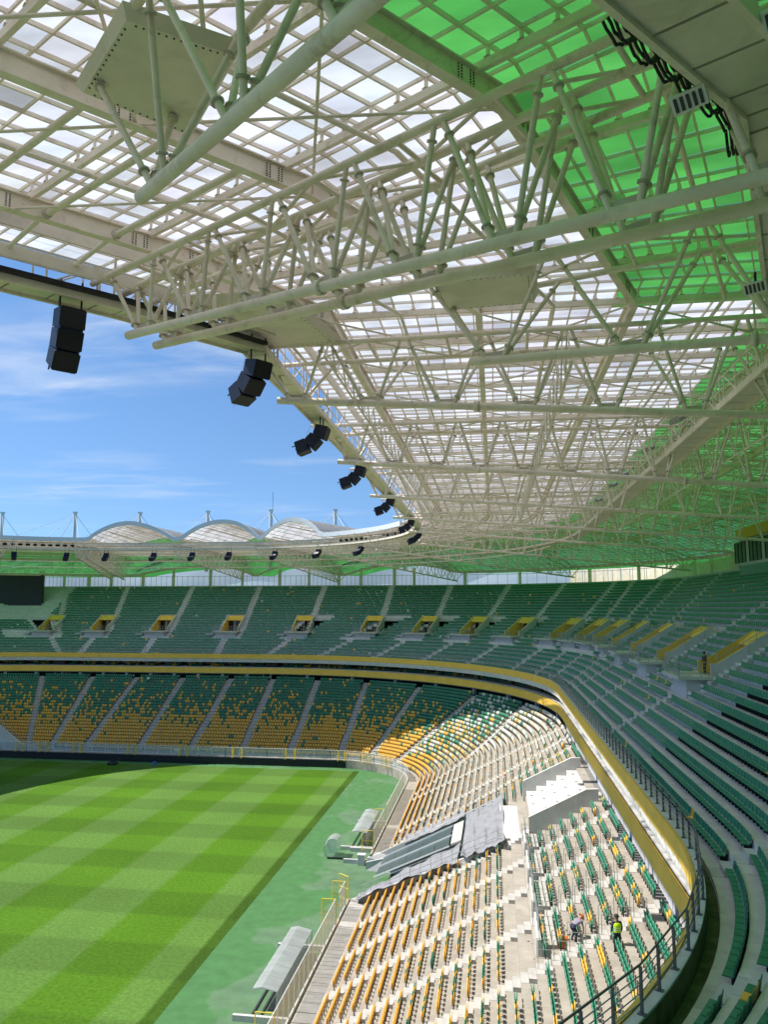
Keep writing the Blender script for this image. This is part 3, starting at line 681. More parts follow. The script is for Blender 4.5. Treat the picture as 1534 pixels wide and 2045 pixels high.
def seat_mass(sel, tv_, tf_):
    R_ = S[sel]; nx, ny = R_[:, 3], R_[:, 4]
    VX = R_[:, None, 0] + tv_[None, :, 0] * (-ny[:, None]) + tv_[None, :, 1] * nx[:, None]
    VY = R_[:, None, 1] + tv_[None, :, 0] * nx[:, None] + tv_[None, :, 1] * ny[:, None]
    VZ = R_[:, None, 2] + tv_[None, :, 2] + 0 * nx[:, None]
    idx = np.concatenate([np.array(f) for f in tf_]); n_s = len(sel)
    return np.stack([VX, VY, VZ], -1).reshape(-1, 3), (idx[None, :] + (np.arange(n_s) * len(tv_))[:, None]).ravel(), np.tile([len(f) for f in tf_], n_s), np.repeat(SC[sel], len(tf_))
A_ = seat_mass(rest[~islow[rest]], tv, tf); B_ = seat_mass(rest[islow[rest]], tvl, tfl)
mi_b = B_[3].copy(); mi_b.reshape(-1, len(tfl))[:, 12:] = 3
VV = np.vstack([A_[0], B_[0]]); loops = np.concatenate([A_[1], B_[1] + len(A_[0])]); LT = np.concatenate([A_[2], B_[2]]); MI = np.concatenate([A_[3], mi_b])
me = bpy.data.meshes.new('stadium_seats'); me.vertices.add(len(VV)); me.vertices.foreach_set('co', VV.ravel())
me.loops.add(len(loops)); me.loops.foreach_set('vertex_index', loops.astype(np.int32))
ls = np.concatenate([[0], np.cumsum(LT)[:-1]])
me.polygons.add(len(LT)); me.polygons.foreach_set('loop_start', ls.astype(np.int32)); me.polygons.foreach_set('loop_total', LT.astype(np.int32))
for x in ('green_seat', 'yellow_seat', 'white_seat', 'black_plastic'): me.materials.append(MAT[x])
me.polygons.foreach_set('material_index', MI.astype(np.int32)); me.update(calc_edges=True); me.validate()
o = link('stadium_seats', me); tag(o, 'thousands of small green, yellow and white plastic seats filling both tiers', 'seats', kind='stuff')
# single seats: moulded pan with a lip and a separate back shell
def shell(profile, w, curve=0.0, nw=4):
    pr_ = np.array(profile, float); xs = np.linspace(-1, 1, nw + 1); secs = []
    for x in xs:
        c = pr_.copy(); c[:, 0] += curve * (x * x) * -1; secs.append([(x * w, d, h) for d, h in c])
    mb = MB(); mb.sweep(secs); return mb
SM = {}
for ci, nm in enumerate(('green_seat', 'yellow_seat', 'white_seat')):
    a = shell([(0.02, 0.375), (0.03, 0.42), (0.27, 0.405), (0.33, 0.44), (0.345, 0.42), (0.29, 0.365)], 0.222).mesh('seat_pan', [nm])
    c = shell([(0.332, 0.445), (0.385, 0.725), (0.40, 0.745), (0.416, 0.73), (0.36, 0.43)], 0.215, 0.035).mesh('seat_back', [nm])
    SM[ci] = (a, c)
kb = MB(); kb.box((0, 0.33, 0.2), (0.05, 0.2, 0.38)); KM = kb.mesh('bracket', ['black_plastic'])
order = {}
words_ = 'first second third fourth fifth sixth seventh eighth ninth tenth eleventh twelfth thirteenth fourteenth fifteenth sixteenth'.split()
cname = {0: 'green', 1: 'yellow', 2: 'white'}
blocks = sorted(set(SK[j][2] for j in pick))
for j in pick:
    x, y, z, nx_, ny_ = S[j]; st_, k, bi = SK[j]; ci = int(SC[j])
    bn = blocks.index(bi)
    lab = '%s seat, %s row from the front railing, %s block up from bottom right' % (cname[ci], words_[min(k, 15)], words_[min(bn, 15)])
    T_ = thing('stadium_seat', (x, y, z), lab, 'seat', '%s seats of row %d block %d' % (cname[ci], k + 1, bn + 1))
    M_ = Matrix.Translation((x, y, z)) @ Matrix(((-ny_, nx_, 0, 0), (nx_, ny_, 0, 0), (0, 0, 1, 0), (0, 0, 0, 1)))
    link('seat', SM[ci][0], T_, M_); link('backrest', SM[ci][1], T_, M_); link('bracket', KM, T_, M_)
# ------------------------------------------------------------------ roof
RB = 35.5
RNX, RNY, RNR, RNM = -27.4, 35.0, 15.6, 27.6
LCX = -66.5
S_ST, S_FA = 67.5, 67.5 + 47.5 * math.pi / 2
S_FS = S_FA + (-47.3 - LCX); S_LA = S_FS + 47.5 * math.pi / 2
KNOT = [-45.0, -13.0, 0.0]
Y0S = 29.5
BTX, BTY = math.cos(math.radians(47)), math.sin(math.radians(47))
def _k1(o):
    q = (o - 3.45) / 0.973; return (-12.1 + 0.868 * q, 24.0 - 0.496 * q)
def roofP(o, s):
    """plan point and outward normal on the roof: two straight bays at the near end, then straight side, bend, far side"""
    r = RB + o
    if s < -13:
        k = _k1(o); return (k[0] + (s + 13) * BTX, k[1] + (s + 13) * BTY, BTY, -BTX)
    if s < 0:
        a, c = _k1(o), (-11.8 + o, Y0S); u = (s + 13) / 13.0; d = math.hypot(c[0] - a[0], c[1] - a[1])
        return (a[0] + (c[0] - a[0]) * u, a[1] + (c[1] - a[1]) * u, (c[1] - a[1]) / d, -(c[0] - a[0]) / d)
    if s <= S_ST: return (-11.8 + o, Y0S + s, 1., 0.)
    if s <= S_FA: a = (s - S_ST) / 47.5; return (-47.3 + r * math.cos(a), 97 + r * math.sin(a), math.cos(a), math.sin(a))
    if s <= S_FS: return (-47.3 - (s - S_FA), 97 + r, 0., 1.)
    if s <= S_LA: a = math.pi / 2 + (s - S_FS) / 47.5; return (LCX + r * math.cos(a), 97 + r * math.sin(a), math.cos(a), math.sin(a))
    return (LCX - r, 97 - (s - S_LA), -1., 0.)
S_MIN, S_MAX = -40.0, S_LA + 40
arcS = lambda deg: S_ST + 47.5 * math.radians(deg)
ARCH = [(arcS(62), arcS(83)), (arcS(83), S_FA + 11.7), (S_FA + 11.7, S_FS + 47.5 * math.radians(16.5))]
ZT = 40.30
def arch_h(s):
    for a, c in ARCH:
        if a < s < c:
            u = (s - a) / (c - a); w = 0.045
            if u < w or u > 1 - w: return 0.0
            u = (u - w) / (1 - 2 * w); return 3.2 * math.sin(math.pi * u) ** 0.78
    return 0.0
def zroof(o, s):
    d = 0.0 if o < 30 else (min(o, 50) - 30) ** 2 * 4.9 / 400
    return ZT - d + arch_h(s) * (1.0 if o < 36 else max(0.72, 1 - (o - 36) * 0.02))
def green_from(s):
    if ARCH[0][0] < s < ARCH[-1][1]: return 31.0
    return 16.6 if s < 2.6 else 23.8
OE = 50.0
OL = [1.9] + list(np.arange(2.73, OE, 0.84)) + [OE]
SL = list(np.arange(S_MIN, S_FS + 47.5 * math.radians(60), 0.93)); s_ = SL[-1]
while s_ < S_MAX: s_ += 5.0; SL.append(s_)
# arch springings get their own lines
SL = sorted(SL + [-13.0, 0.0, 2.6] + [a for a, c in ARCH] + [ARCH[-1][1]])
SL = [SL[0]] + [q for p, q in zip(SL[:-1], SL[1:]) if q - p > 0.25]
roof = thing('stadium_roof', (0, 60, 39), 'cream steel roof with white inner and green outer translucent panels', 'roof')
quads = []; cols = []
for i in range(len(SL) - 1):
    for j in range(len(OL) - 1):
        sa, sb, oa, ob = SL[i] + 0.012, SL[i + 1] - 0.012, OL[j] + 0.012, OL[j + 1] - 0.012
        quads.append([(*roofP(o, s)[:2], zroof(o, s)) for o, s in ((oa, sa), (ob, sa), (ob, sb), (oa, sb))])
        om = (OL[j] + OL[j + 1]) / 2; cols.append(2 if om > 37.5 else (1 if om > green_from((sa + sb) / 2) else 0))
for i in range(len(SL) - 1):            # the near bays overhang the rim catwalk
    if SL[i + 1] > 0.01: break
    for oa, ob in ((0.5, 1.2), (1.2, 1.89)):
        quads.append([(*roofP(o, s)[:2], zroof(o, s)) for o, s in ((oa, SL[i] + .012), (ob - .03, SL[i] + .012), (ob - .03, SL[i + 1] - .012), (oa, SL[i + 1] - .012))]); cols.append(0)
for i in range(len(SL) - 1):            # unseen outer panels added to keep direct sun off the top rows
    if SL[i] < 40: continue
    for oa in np.arange(50.01, 66 if SL[i] > S_FS - 6 else 61, 2.6):
        quads.append([(*roofP(o, s)[:2], zroof(o, s)) for o, s in ((oa, SL[i]), (oa + 2.6, SL[i]), (oa + 2.6, SL[i + 1]), (oa, SL[i + 1]))]); cols.append(2)
Q = np.array(quads); QC = np.array(cols)
pq = proj(Q.reshape(-1, 3)).reshape(-1, 4, 3)
ok = (pq[:, :, 2] > 2).all(1); cen = pq[:, :, :2].mean(1)
area = 0.5 * np.abs((pq[:, 2, 0] - pq[:, 0, 0]) * (pq[:, 3, 1] - pq[:, 1, 1]) - (pq[:, 3, 0] - pq[:, 1, 0]) * (pq[:, 2, 1] - pq[:, 0, 1]))
ok &= (cen[:, 0] > 0) & (cen[:, 0] < PW) & (cen[:, 1] > 0) & (cen[:, 1] < PH)
area = np.where(ok, area, 0)
tint = (1 - 0.26 * rng.random(len(Q)) ** 1.8)[:, None] * (1 + 0.07 * (rng.random((len(Q), 3)) - .5))
tint[rng.random(len(Q)) < 0.012] *= 0.55
def panel_mesh(name, sel):
    me = bpy.data.meshes.new(name); v = Q[sel].reshape(-1, 3)
    me.from_pydata(v.tolist(), [], [tuple(range(4 * i, 4 * i + 4)) for i in range(len(sel))])
    me.materials.append(MAT['panel_white']); me.materials.append(MAT['panel_green']); me.materials.append(MAT['panel_green_dim'])
    me.polygons.foreach_set('material_index', QC[sel].astype(np.int32))
    at = me.color_attributes.new('tint', 'FLOAT_COLOR', 'CORNER')
    tv_ = np.repeat(tint[sel], 4, axis=0); at.data.foreach_set('color', np.concatenate([tv_, np.ones((len(tv_), 1))], 1).ravel())
    me.update(); return me
big_ = np.argsort(-area)[:300]; bs = set(big_.tolist())
for j in big_: link('roof_panel', panel_mesh('roof_panel', np.array([j])), roof)
link('roof_panels', panel_mesh('roof_panels', np.array([j for j in range(len(Q)) if j not in bs])), roof, stuff=True)
# glazing bars in both directions
b = MB()
for j, o in enumerate(OL):
    st = [s for s in SL if s < S_LA]
    b.sweep([[(*roofP(o - .028, s)[:2], zroof(o, s) - .012), (*roofP(o + .028, s)[:2], zroof(o, s) - .012), (*roofP(o + .028, s)[:2], zroof(o, s) - .13), (*roofP(o - .028, s)[:2], zroof(o, s) - .13)] for s in st])
for s in SL:
    if s > S_LA: break
    x, y, nx, ny = roofP(0, s); tg = np.array([-ny, nx]) * 0.025
    oo = [0.5 if s <= 0 else 1.9] + [30] + list(np.arange(33, 50.1, 3))
    b.sweep([[(roofP(o, s)[0] + tg[0] * k, roofP(o, s)[1] + tg[1] * k, zroof(o, s) - h) for k, h in ((-1, .015), (1, .015), (1, .115), (-1, .115))] for o in oo])
b.build('glazing_bars', 'steel', roof, stuff=True)
# secondary beams (square hollow section) on stubs
b2 = MB()
k = 0
for i, s in enumerate(SL):
    if s > S_FS + 45: break
    if i % 4: continue
    dz = arch_h(s)
    p = roofP(4.6, s); q = roofP(30, s); r = roofP(43, s)
    z0 = ZT - 0.55 + dz
    beam('secondary_beam', (p[0], p[1], z0), (q[0], q[1], z0), 0.13, 0.22, 'steel', roof)
    beam('outer_secondary_beam', (q[0], q[1], z0), (r[0], r[1], zroof(43, s) - 0.5), 0.13, 0.22, 'steel', roof)
    for o in OL:
        if 5 < o < 30 and s < 62:
            c = roofP(o, s); b2.box((c[0], c[1], ZT - 0.26 + dz), (0.07, 0.07, 0.3), (c[2], c[3], 0), (-c[3], c[2], 0)); b2.box((c[0], c[1], ZT - 0.398 + dz), (0.16, 0.16, 0.02), (c[2], c[3], 0), (-c[3], c[2], 0))
b2.build('stub_posts', 'steel', roof, stuff=True)
# ring beams, I section
for ro in (5.2, 11.4, 17.5, 25.2, 32.0, 39.0):
    b = MB(); st = [-44.0, -13.0] + [s for s in np.arange(0, S_FS + 50, 2.4)]
    zt = 39.72 if ro < 31 else zroof(ro, -5) - 0.75
    for (o0, o1, z0, z1) in ((ro - .14, ro + .14, zt - .04, zt), (ro - .03, ro + .03, zt - .56, zt - .04), (ro - .14, ro + .14, zt - .60, zt - .56)):
        b.sweep([[(*roofP(o0, s)[:2], z0), (*roofP(o1, s)[:2], z0), (*roofP(o1, s)[:2], z1), (*roofP(o0, s)[:2], z1)] for s in st])
    b.build('ring_beam', 'steel', roof)
    if ro < 20:
        for s in (-30, -24.0, -18.5, -14.3, -11.7, -6, -1.2, 6):
            x, y, nx, ny = roofP(ro, s); 
            for sd in (-1, 1):
                mb = MB(); cx_ = np.array([x, y, zt - .30]) + np.array([nx, ny, 0]) * (0.042 * sd)
                mb.box(cx_, (0.02, 0.56, 0.46), (nx, ny, 0), (-ny, nx, 0)); mb.build('splice_plate', 'steel', roof)
                mb = MB()
                for a in (-.24, -.14, .14, .24):
                    for h in np.linspace(-.18, .18, 6):
                        c = cx_ + np.array([-ny, nx, 0]) * a + np.array([nx, ny, 0]) * 0.017 * sd + np.array([0, 0, h]); mb.box(c, (0.02, 0.036, 0.036), (nx, ny, 0), (-ny, nx, 0))
                mb.build('bolts', 'dark_metal', roof, stuff=True)
# inner rim: white gutter band that follows the vaults
b = MB(); st = [s for s in SL if arcS(26) < s < S_LA]
b.sweep([[(*roofP(1.55, s)[:2], zroof(2, s) - .62), (*roofP(1.9, s)[:2], zroof(2, s) - .62), (*roofP(1.9, s)[:2], zroof(2, s) + .14), (*roofP(1.55, s)[:2], zroof(2, s) + .14)] for s in st])
b.build('rim_band', 'steel_white', roof)
st = [s for s in SL if s < S_LA]
b = MB(); b.sweep([[(*roofP(49.9, s)[:2], zroof(50, s) - .5), (*roofP(50.15, s)[:2], zroof(50, s) - .5), (*roofP(50.15, s)[:2], zroof(50, s) + .1), (*roofP(49.9, s)[:2], zroof(50, s) + .1)] for s in st]); b.build('outer_rim', 'steel', roof)

# ------------------------------------------------------------------ trusses
def truss(tip, ang, L, label, half=1.3, zt=38.78, drop=0.078, near=False, rb=0.148, nw=10, dpan=2.75, top0=-1.5, col='steel'):
    tip = np.array(tip, float); d = np.array([math.cos(ang), math.sin(ang), 0.]); g = np.array([-d[1], d[0], 0.])
    T_ = thing('roof_truss', tuple(tip), label, 'truss', 'tubular roof trusses')
    bot = lambda q: tip + d * q + np.array([0, 0, -drop * q])
    def top(q, sd):
        p = tip + d * q + g * half * sd; p[2] = zt if q < 28 else zt - (q - 28) ** 2 * 0.012; return p
    n = 12 if near else 8
    # chord in lengths with bolted flanges
    cuts = [0, 9.0, 21.5, L] if L > 25 else [0, 6.5, L]
    for a, c in zip(cuts[:-1], cuts[1:]): rod('bottom_chord', bot(a), bot(c), rb, col, T_, 16 if near else 10)
    for a in cuts[1:-1]: rod('chord_flange', bot(a - .09), bot(a + .09), rb * 1.45, col, T_, 14)
    if near:
        for a in cuts[1:-1]:
            for e in range(10):
                an = e * math.pi / 5; c = bot(a); u_ = g * math.cos(an) + np.array([0, 0, math.sin(an)])
                mb = MB(); mb.box(c + u_ * rb * 1.2 , (0.24, 0.012, rb * 0.42), d, np.cross(u_, d), u_); mb.build('stiffener', col, T_)
    for sd in (-1, 1):
        cc = [top0] + [q_ for q_ in (28, 32, 36) if q_ < L] + [L]
        for a, c in zip(cc[:-1], cc[1:]): rod('top_chord', top(a, sd), top(c, sd), 0.11, col, T_, n)
    nj = int((L - 0.9) / dpan); r = 0.072
    for j in range(nj + 1):
        q = 0.9 + dpan * j
        if q > L: break
        if near:
            g0 = bot(q) + np.array([0, 0, rb * 1.05]); mb = MB(); mb.box(g0, (0.85, 0.025, 0.26), d, g); mb.build('gusset', 'steel_dirty', T_)
        for sd in (-1, 1):
            for e in (-0.62, 0.62):
                a = bot(q + e * 0.45); c = top(q + e * dpan * 0.74, sd)
                rod('web_tube', a, c, r, col, T_, n)
                if near:
                    for fq in (0.13, 0.86):
                        m0 = a + (c - a) * fq; m1 = a + (c - a) * (fq + 0.016); rod('web_flange', m0, m1, r * 1.75, 'steel_dirty', T_, 10)
    j = 0; q = 1.0
    while q < L - 2 and L > 15:
        rod('cross_strut', top(q, -1), top(q, 1), 0.07, col, T_, 6)
        rod('cross_brace', top(q, -1 if j % 2 else 1), top(q + dpan, 1 if j % 2 else -1), 0.055, col, T_, 6); q += dpan; j += 1
    return T_
R2 = math.radians
TR = [((-12.37, 23.46, 36.7), R2(-29.5), 40, 'cream tubular roof truss, left of the close pair in front of the near loudspeaker', dict(half=0.55, near=True)),
      ((-11.87, 24.55, 36.7), R2(-29.8), 40, 'cream tubular roof truss, lower of the close pair beside the second loudspeaker', dict(half=0.55, near=True)),
      ((-9.57, 32.22, 36.7), R2(-1.8), 38, 'cream tubular roof truss ending over the third loudspeaker', dict(near=True, rb=0.165, dpan=3.4)),
      ((-9.83, 46.85, 36.7), R2(1.5), 38, 'cream tubular roof truss ending beside the fourth loudspeaker', dict(near=True, rb=0.165)),
      ((-10.2, 61.98, 36.7), 0.0, 38, 'cream tubular roof truss ending beside the fifth loudspeaker', {}),
      ((-10.3, 77.5, 36.7), 0.0, 38, 'cream tubular roof truss on the right side, fifth from the near pair', {}),
      ((-10.3, 92.5, 36.7), 0.0, 38, 'cream tubular roof truss on the right side, last before the far bend', {})]
for dg, wd in ((20, 'first'), (41, 'second'), (62, 'third'), (83, 'fourth')):
    x, y, nx, ny = roofP(2.0, arcS(dg)); TR.append(((x, y, 36.7), math.atan2(ny, nx), 46, 'cream tubular roof truss in the far bend, %s going left' % wd, {}))
for s, wd in ((S_FA + 11.7, 'under the valley between the left and middle roof vaults'), (S_FS + 47.5 * R2(16.2), 'at the left foot of the left roof vault'), (S_FS + 47.5 * R2(18.4), 'paired just left of the left roof vault'), (S_FS + 47.5 * R2(38), 'at the far left beside the video screen')):
    x, y, nx, ny = roofP(2.0, s); TR.append(((x, y, 36.7), math.atan2(ny, nx), 38, 'cream tubular roof truss ' + wd, {}))
for tip, a, L, lab, kw in TR: truss(tip, a, L, lab, **kw)
t1 = truss((-7.27, 14.07, 36.0), R2(-41.5), 26, 'thick short cream roof truss under the bolted box at top left', half=0.95, near=True, rb=0.145, top0=-0.3, dpan=3.2)
t2 = truss((-0.67, 25.9, 36.0), R2(-19.4), 26, 'short cream roof truss below the flat bolted plate in the middle bay', half=1.0, near=True, rb=0.15, top0=-0.4, dpan=4.6)
def soffit_box(parent, cs, z0, z1):
    mb = MB(); n = 4; c = np.mean(cs, 0); up = [tuple(c + (np.array(p) - c) * 1.12) for p in cs]
    v = [(x, y, z0) for x, y in cs] + [(x, y, z1) for x, y in up]
    mb.add(v, [(0, 1, 2, 3), (7, 6, 5, 4)] + [(i, (i + 1) % 4, 4 + (i + 1) % 4, 4 + i) for i in range(4)]); mb.build('soffit_box', 'soffit', parent)
    mb = MB()
    for i in range(4):
        p = np.array(cs[i]); q = np.array(cs[(i + 1) % 4]); m_n = 14
        for e in range(1, m_n):
            w = p + (q - p) * e / m_n; w = w + (c - w) * 0.05; mb.box((w[0], w[1], z0 - .008), (0.035, 0.035, 0.016))
    mb.build('bolts', 'dark_metal', parent, stuff=True)
soffit_box(t1, [(-8.66, 13.98), (-6.75, 12.2), (-5.0, 13.4), (-6.95, 15.75)], 38.5, 38.75)
soffit_box(t2, [(-1.89, 24.75), (1.41, 24.44), (1.63, 27.01), (-1.61, 27.25)], 38.5, 38.9)
# second soffit at the rim between the pair and the next truss
rs = thing('rim_soffit', (-10, 28, 38.4), 'flat cream steel soffit plate behind the second loudspeaker', 'soffit')
soffit_box(rs, [(-11.0, 25.9), (-7.6, 26.0), (-6.6, 30.6), (-9.9, 31.2)], 38.72, 39.0)

b = MB(); stt = [k_ for k_ in KNOT if k_ < 0] + list(np.arange(0, arcS(16), 3.0))
b.sweep([[(*roofP(2.95, s)[:2], 39.72), (*roofP(3.05, s)[:2], 39.72), (*roofP(3.05, s)[:2], 40.26), (*roofP(2.95, s)[:2], 40.26)] for s in stt]); b.build('rim_plate', 'soffit', roof)
b = MB(); b.sweep([[(*roofP(3.08, s)[:2], 38.62), (*roofP(3.14, s)[:2], 38.62), (*roofP(3.14, s)[:2], 39.05), (*roofP(3.08, s)[:2], 39.05)] for s in (-39.5, -13.0, -0.6)]); b.build('rim_plate', 'soffit', roof)
# purlin tubes running along the roof between the ring beams, with slim bracing
for ro, zz in ((8.2, 39.35), (14.4, 39.35), (20.9, 39.3), (28.4, 39.2), (35.4, 38.7)):
    b = MB(); stt = [k_ for k_ in KNOT if k_ < 0] + list(np.arange(0, S_FS + 45, 3.0)); b.pipe([(*roofP(ro, s)[:2], zz) for s in stt], 0.075, 8); b.build('purlin_tube', 'steel', roof)
kb_ = 0
for s in [-39, -33.8, -28.6, -23.4, -18.2] + list(np.arange(0, 60, 5.2)):
    for oa, ob in ((5.2, 11.4), (11.4, 17.5), (17.5, 25.2), (25.2, 32.0)):
        a_ = roofP(oa, s); c_ = roofP(ob, s + 5.2); d_ = roofP(oa, s + 5.2); e_ = roofP(ob, s)
        rod('roof_brace', (a_[0], a_[1], 39.2), (c_[0], c_[1], 39.2), 0.045, 'steel', roof, 6)
        if kb_ % 2: rod('roof_brace', (d_[0], d_[1], 39.25), (e_[0], e_[1], 39.25), 0.045, 'steel', roof, 6)
        kb_ += 1
for s in np.arange(-32, -14, 2.1):      # short struts between the two inner ring beams of the near bay
    a_ = roofP(5.35, s); c_ = roofP(11.25, s); rod('ring_strut', (a_[0], a_[1], 39.25), (c_[0], c_[1], 39.25), 0.10, 'steel', roof, 10)
    rod('strut_flange', (a_[0] + .15 * a_[2], a_[1] + .15 * a_[3], 39.25), (a_[0] + .21 * a_[2], a_[1] + .21 * a_[3], 39.25), 0.17, 'steel_dirty', roof, 10); a_ = roofP(2.9, s); c_ = roofP(5.05, s)
    rod('rim_strut', (a_[0], a_[1], 38.9), (c_[0], c_[1], 39.25), 0.075, 'steel', roof, 8)
# longitudinal lattice between the main trusses along the inner and outer thirds
for ro, zz in ((5.0, 36.62), (15.0, 35.9), (26.0, 35.1)):
    LT_ = thing('lattice_girder', (*roofP(ro, 40)[:2], zz), {5.0: 'slim cream lattice girder linking the trusses close to the inner rim', 15.0: 'slim cream lattice girder linking the trusses at mid roof', 26.0: 'slim cream lattice girder linking the trusses under the green panels'}[ro], 'girder')
    ss_ = list(np.arange(0, 64, 2.35))
    for a, c in zip(ss_[:-1], ss_[1:]):
        p_ = roofP(ro, a); q_ = roofP(ro, c); m_ = roofP(ro, (a + c) / 2)
        rod('lower_member', (p_[0], p_[1], zz + 1.1), (q_[0], q_[1], zz + 1.1), 0.055, 'steel', LT_, 6)
        rod('lattice_bar', (p_[0], p_[1], zz + 1.1), (m_[0], m_[1], 38.9), 0.04, 'steel', LT_, 6); rod('lattice_bar', (q_[0], q_[1], zz + 1.1), (m_[0], m_[1], 38.9), 0.04, 'steel', LT_, 6)
# columns behind the top row carry the trusses
k = 0
clab = 'pale steel column behind the top row of the upper tier'
tcs = np.linspace(0.35, 6.9, 34)
for i, t in enumerate(tcs):
    x, y, nx, ny = bowl(46.6 if i % 2 else 48.4, t); zt_ = 36.6
    C_ = thing('roof_column', (x, y, 31.0), clab, 'column', 'columns behind the upper tier')
    rod('shaft', (x, y, 30.6), (x, y, zt_), 0.42 if i % 2 == 0 else 0.34, 'steel', C_, 12)
    mb = MB(); mb.box((x, y, 30.95), (1.1, 1.1, 0.3)); mb.build('base_plate', 'concrete', C_)
# slatted screen behind the top row
sc_ = thing('rear_screen', (*bowl(47.5, 4)[:2], 31), 'tall open railing of thin upright bars behind the top row', 'railing')
ss = np.linspace(0.9, 6.75, 190)
for i, t in enumerate(ss):
    x, y, _, _ = bowl(47.6, t); rod('bar', (x, y, 30.8), (x, y, 35.1), 0.05, 'steel', sc_, 6)
for h in (32.4, 34.9):
    mb = MB(); mb.pipe([(*bowl(47.6, t)[:2], h) for t in ss], 0.05, 5); mb.build('rail', 'steel', sc_)
# pale slatted outer wall behind the right side and the bend
fw = thing('outer_wall', (*bowl(50, 2)[:2], 30), 'pale slatted outer wall behind the top of the right side and the bend', 'wall')
ws = np.linspace(0.5, 3.62, 74)
for a, c in zip(ws[:-1], ws[1:]):
    pa = bowl(50.2, a); pc = bowl(50.2, c); mb = MB(); mb.bar((pa[0], pa[1], 33.2), (pa[0] + (pc[0] - pa[0]) * .94, pa[1] + (pc[1] - pa[1]) * .94, 33.2), 0.12, 5.4); mb.build('wall_slat', 'steel', fw)
# longitudinal tie tube near the rim of the far roof
tie = thing('tie_tube', (*roofP(12, 100)[:2], 37), 'long slim cream tube tying the far roof trusses together', 'tube')
for o, zz in ((10.0, 36.3), (20.0, 35.6)):
    mb = MB(); mb.pipe([(*roofP(o, s)[:2], zz) for s in np.arange(arcS(8), S_FS + 50, 3)], 0.09, 6); mb.build('tie_member', 'steel', tie)

# masts and stays above the far roof
def mast(x, y, zt_, lab, antenna=False):
    T_ = thing('roof_mast', (x, y, 38), lab, 'mast', 'white masts above the far roof')
    rod('pole', (x, y, 36), (x, y, zt_), 0.42, 'steel_white', T_, 12); mb = MB(); mb.box((x, y, zt_ + .1), (0.9, 0.9, 0.35)); mb.build('cap', 'steel_white', T_)
    for dxx, dyy in ((-7.5, -9), (7.5, -9), (-4.5, -30), (8.5, 2), (-9, 3)):
        rod('stay_cable', (x, y, zt_ - .3), (x + dxx, y + dyy, 39.6), 0.06 if dyy > -20 else 0.045, 'steel_white', T_, 6)
    if antenna: rod('lightning_rod', (x + .4, y, zt_), (x + .4, y, zt_ + 4.6), 0.05, 'dark_metal', T_, 6)
ml = ['at the left edge of the picture', 'left of the three roof vaults', 'behind the left roof vault', 'behind the middle roof vault', 'behind the right roof vault, with lightning rod', 'right of the three roof vaults']
for i, (x, zz) in enumerate(((-126.5, 51.6), (-106.1, 51.3), (-88.4, 50.9), (-70.4, 50.9), (-54.1, 50.9), (-37.9, 50.7))): mast(x, 178, zz, 'slender white mast with stay cables ' + ml[i], i == 4)
mast(-20.5, 174.5, 50.2, 'slender white mast half hidden behind the right roof rim')
def ps(u, v, o=2.0, z=37.6):
    """station along the roof whose point at (o,z) lies nearest a bearing"""
    ss = np.linspace(S_MIN, S_FS + 60, 1600); P = np.array([[*roofP(o, s)[:2], z] for s in ss]); uu = proj(P); ok_ = uu[:, 2] > 1
    d = np.where(ok_, np.hypot(uu[:, 0] - u, uu[:, 1] - v), 1e9); return ss[int(np.argmin(d))]
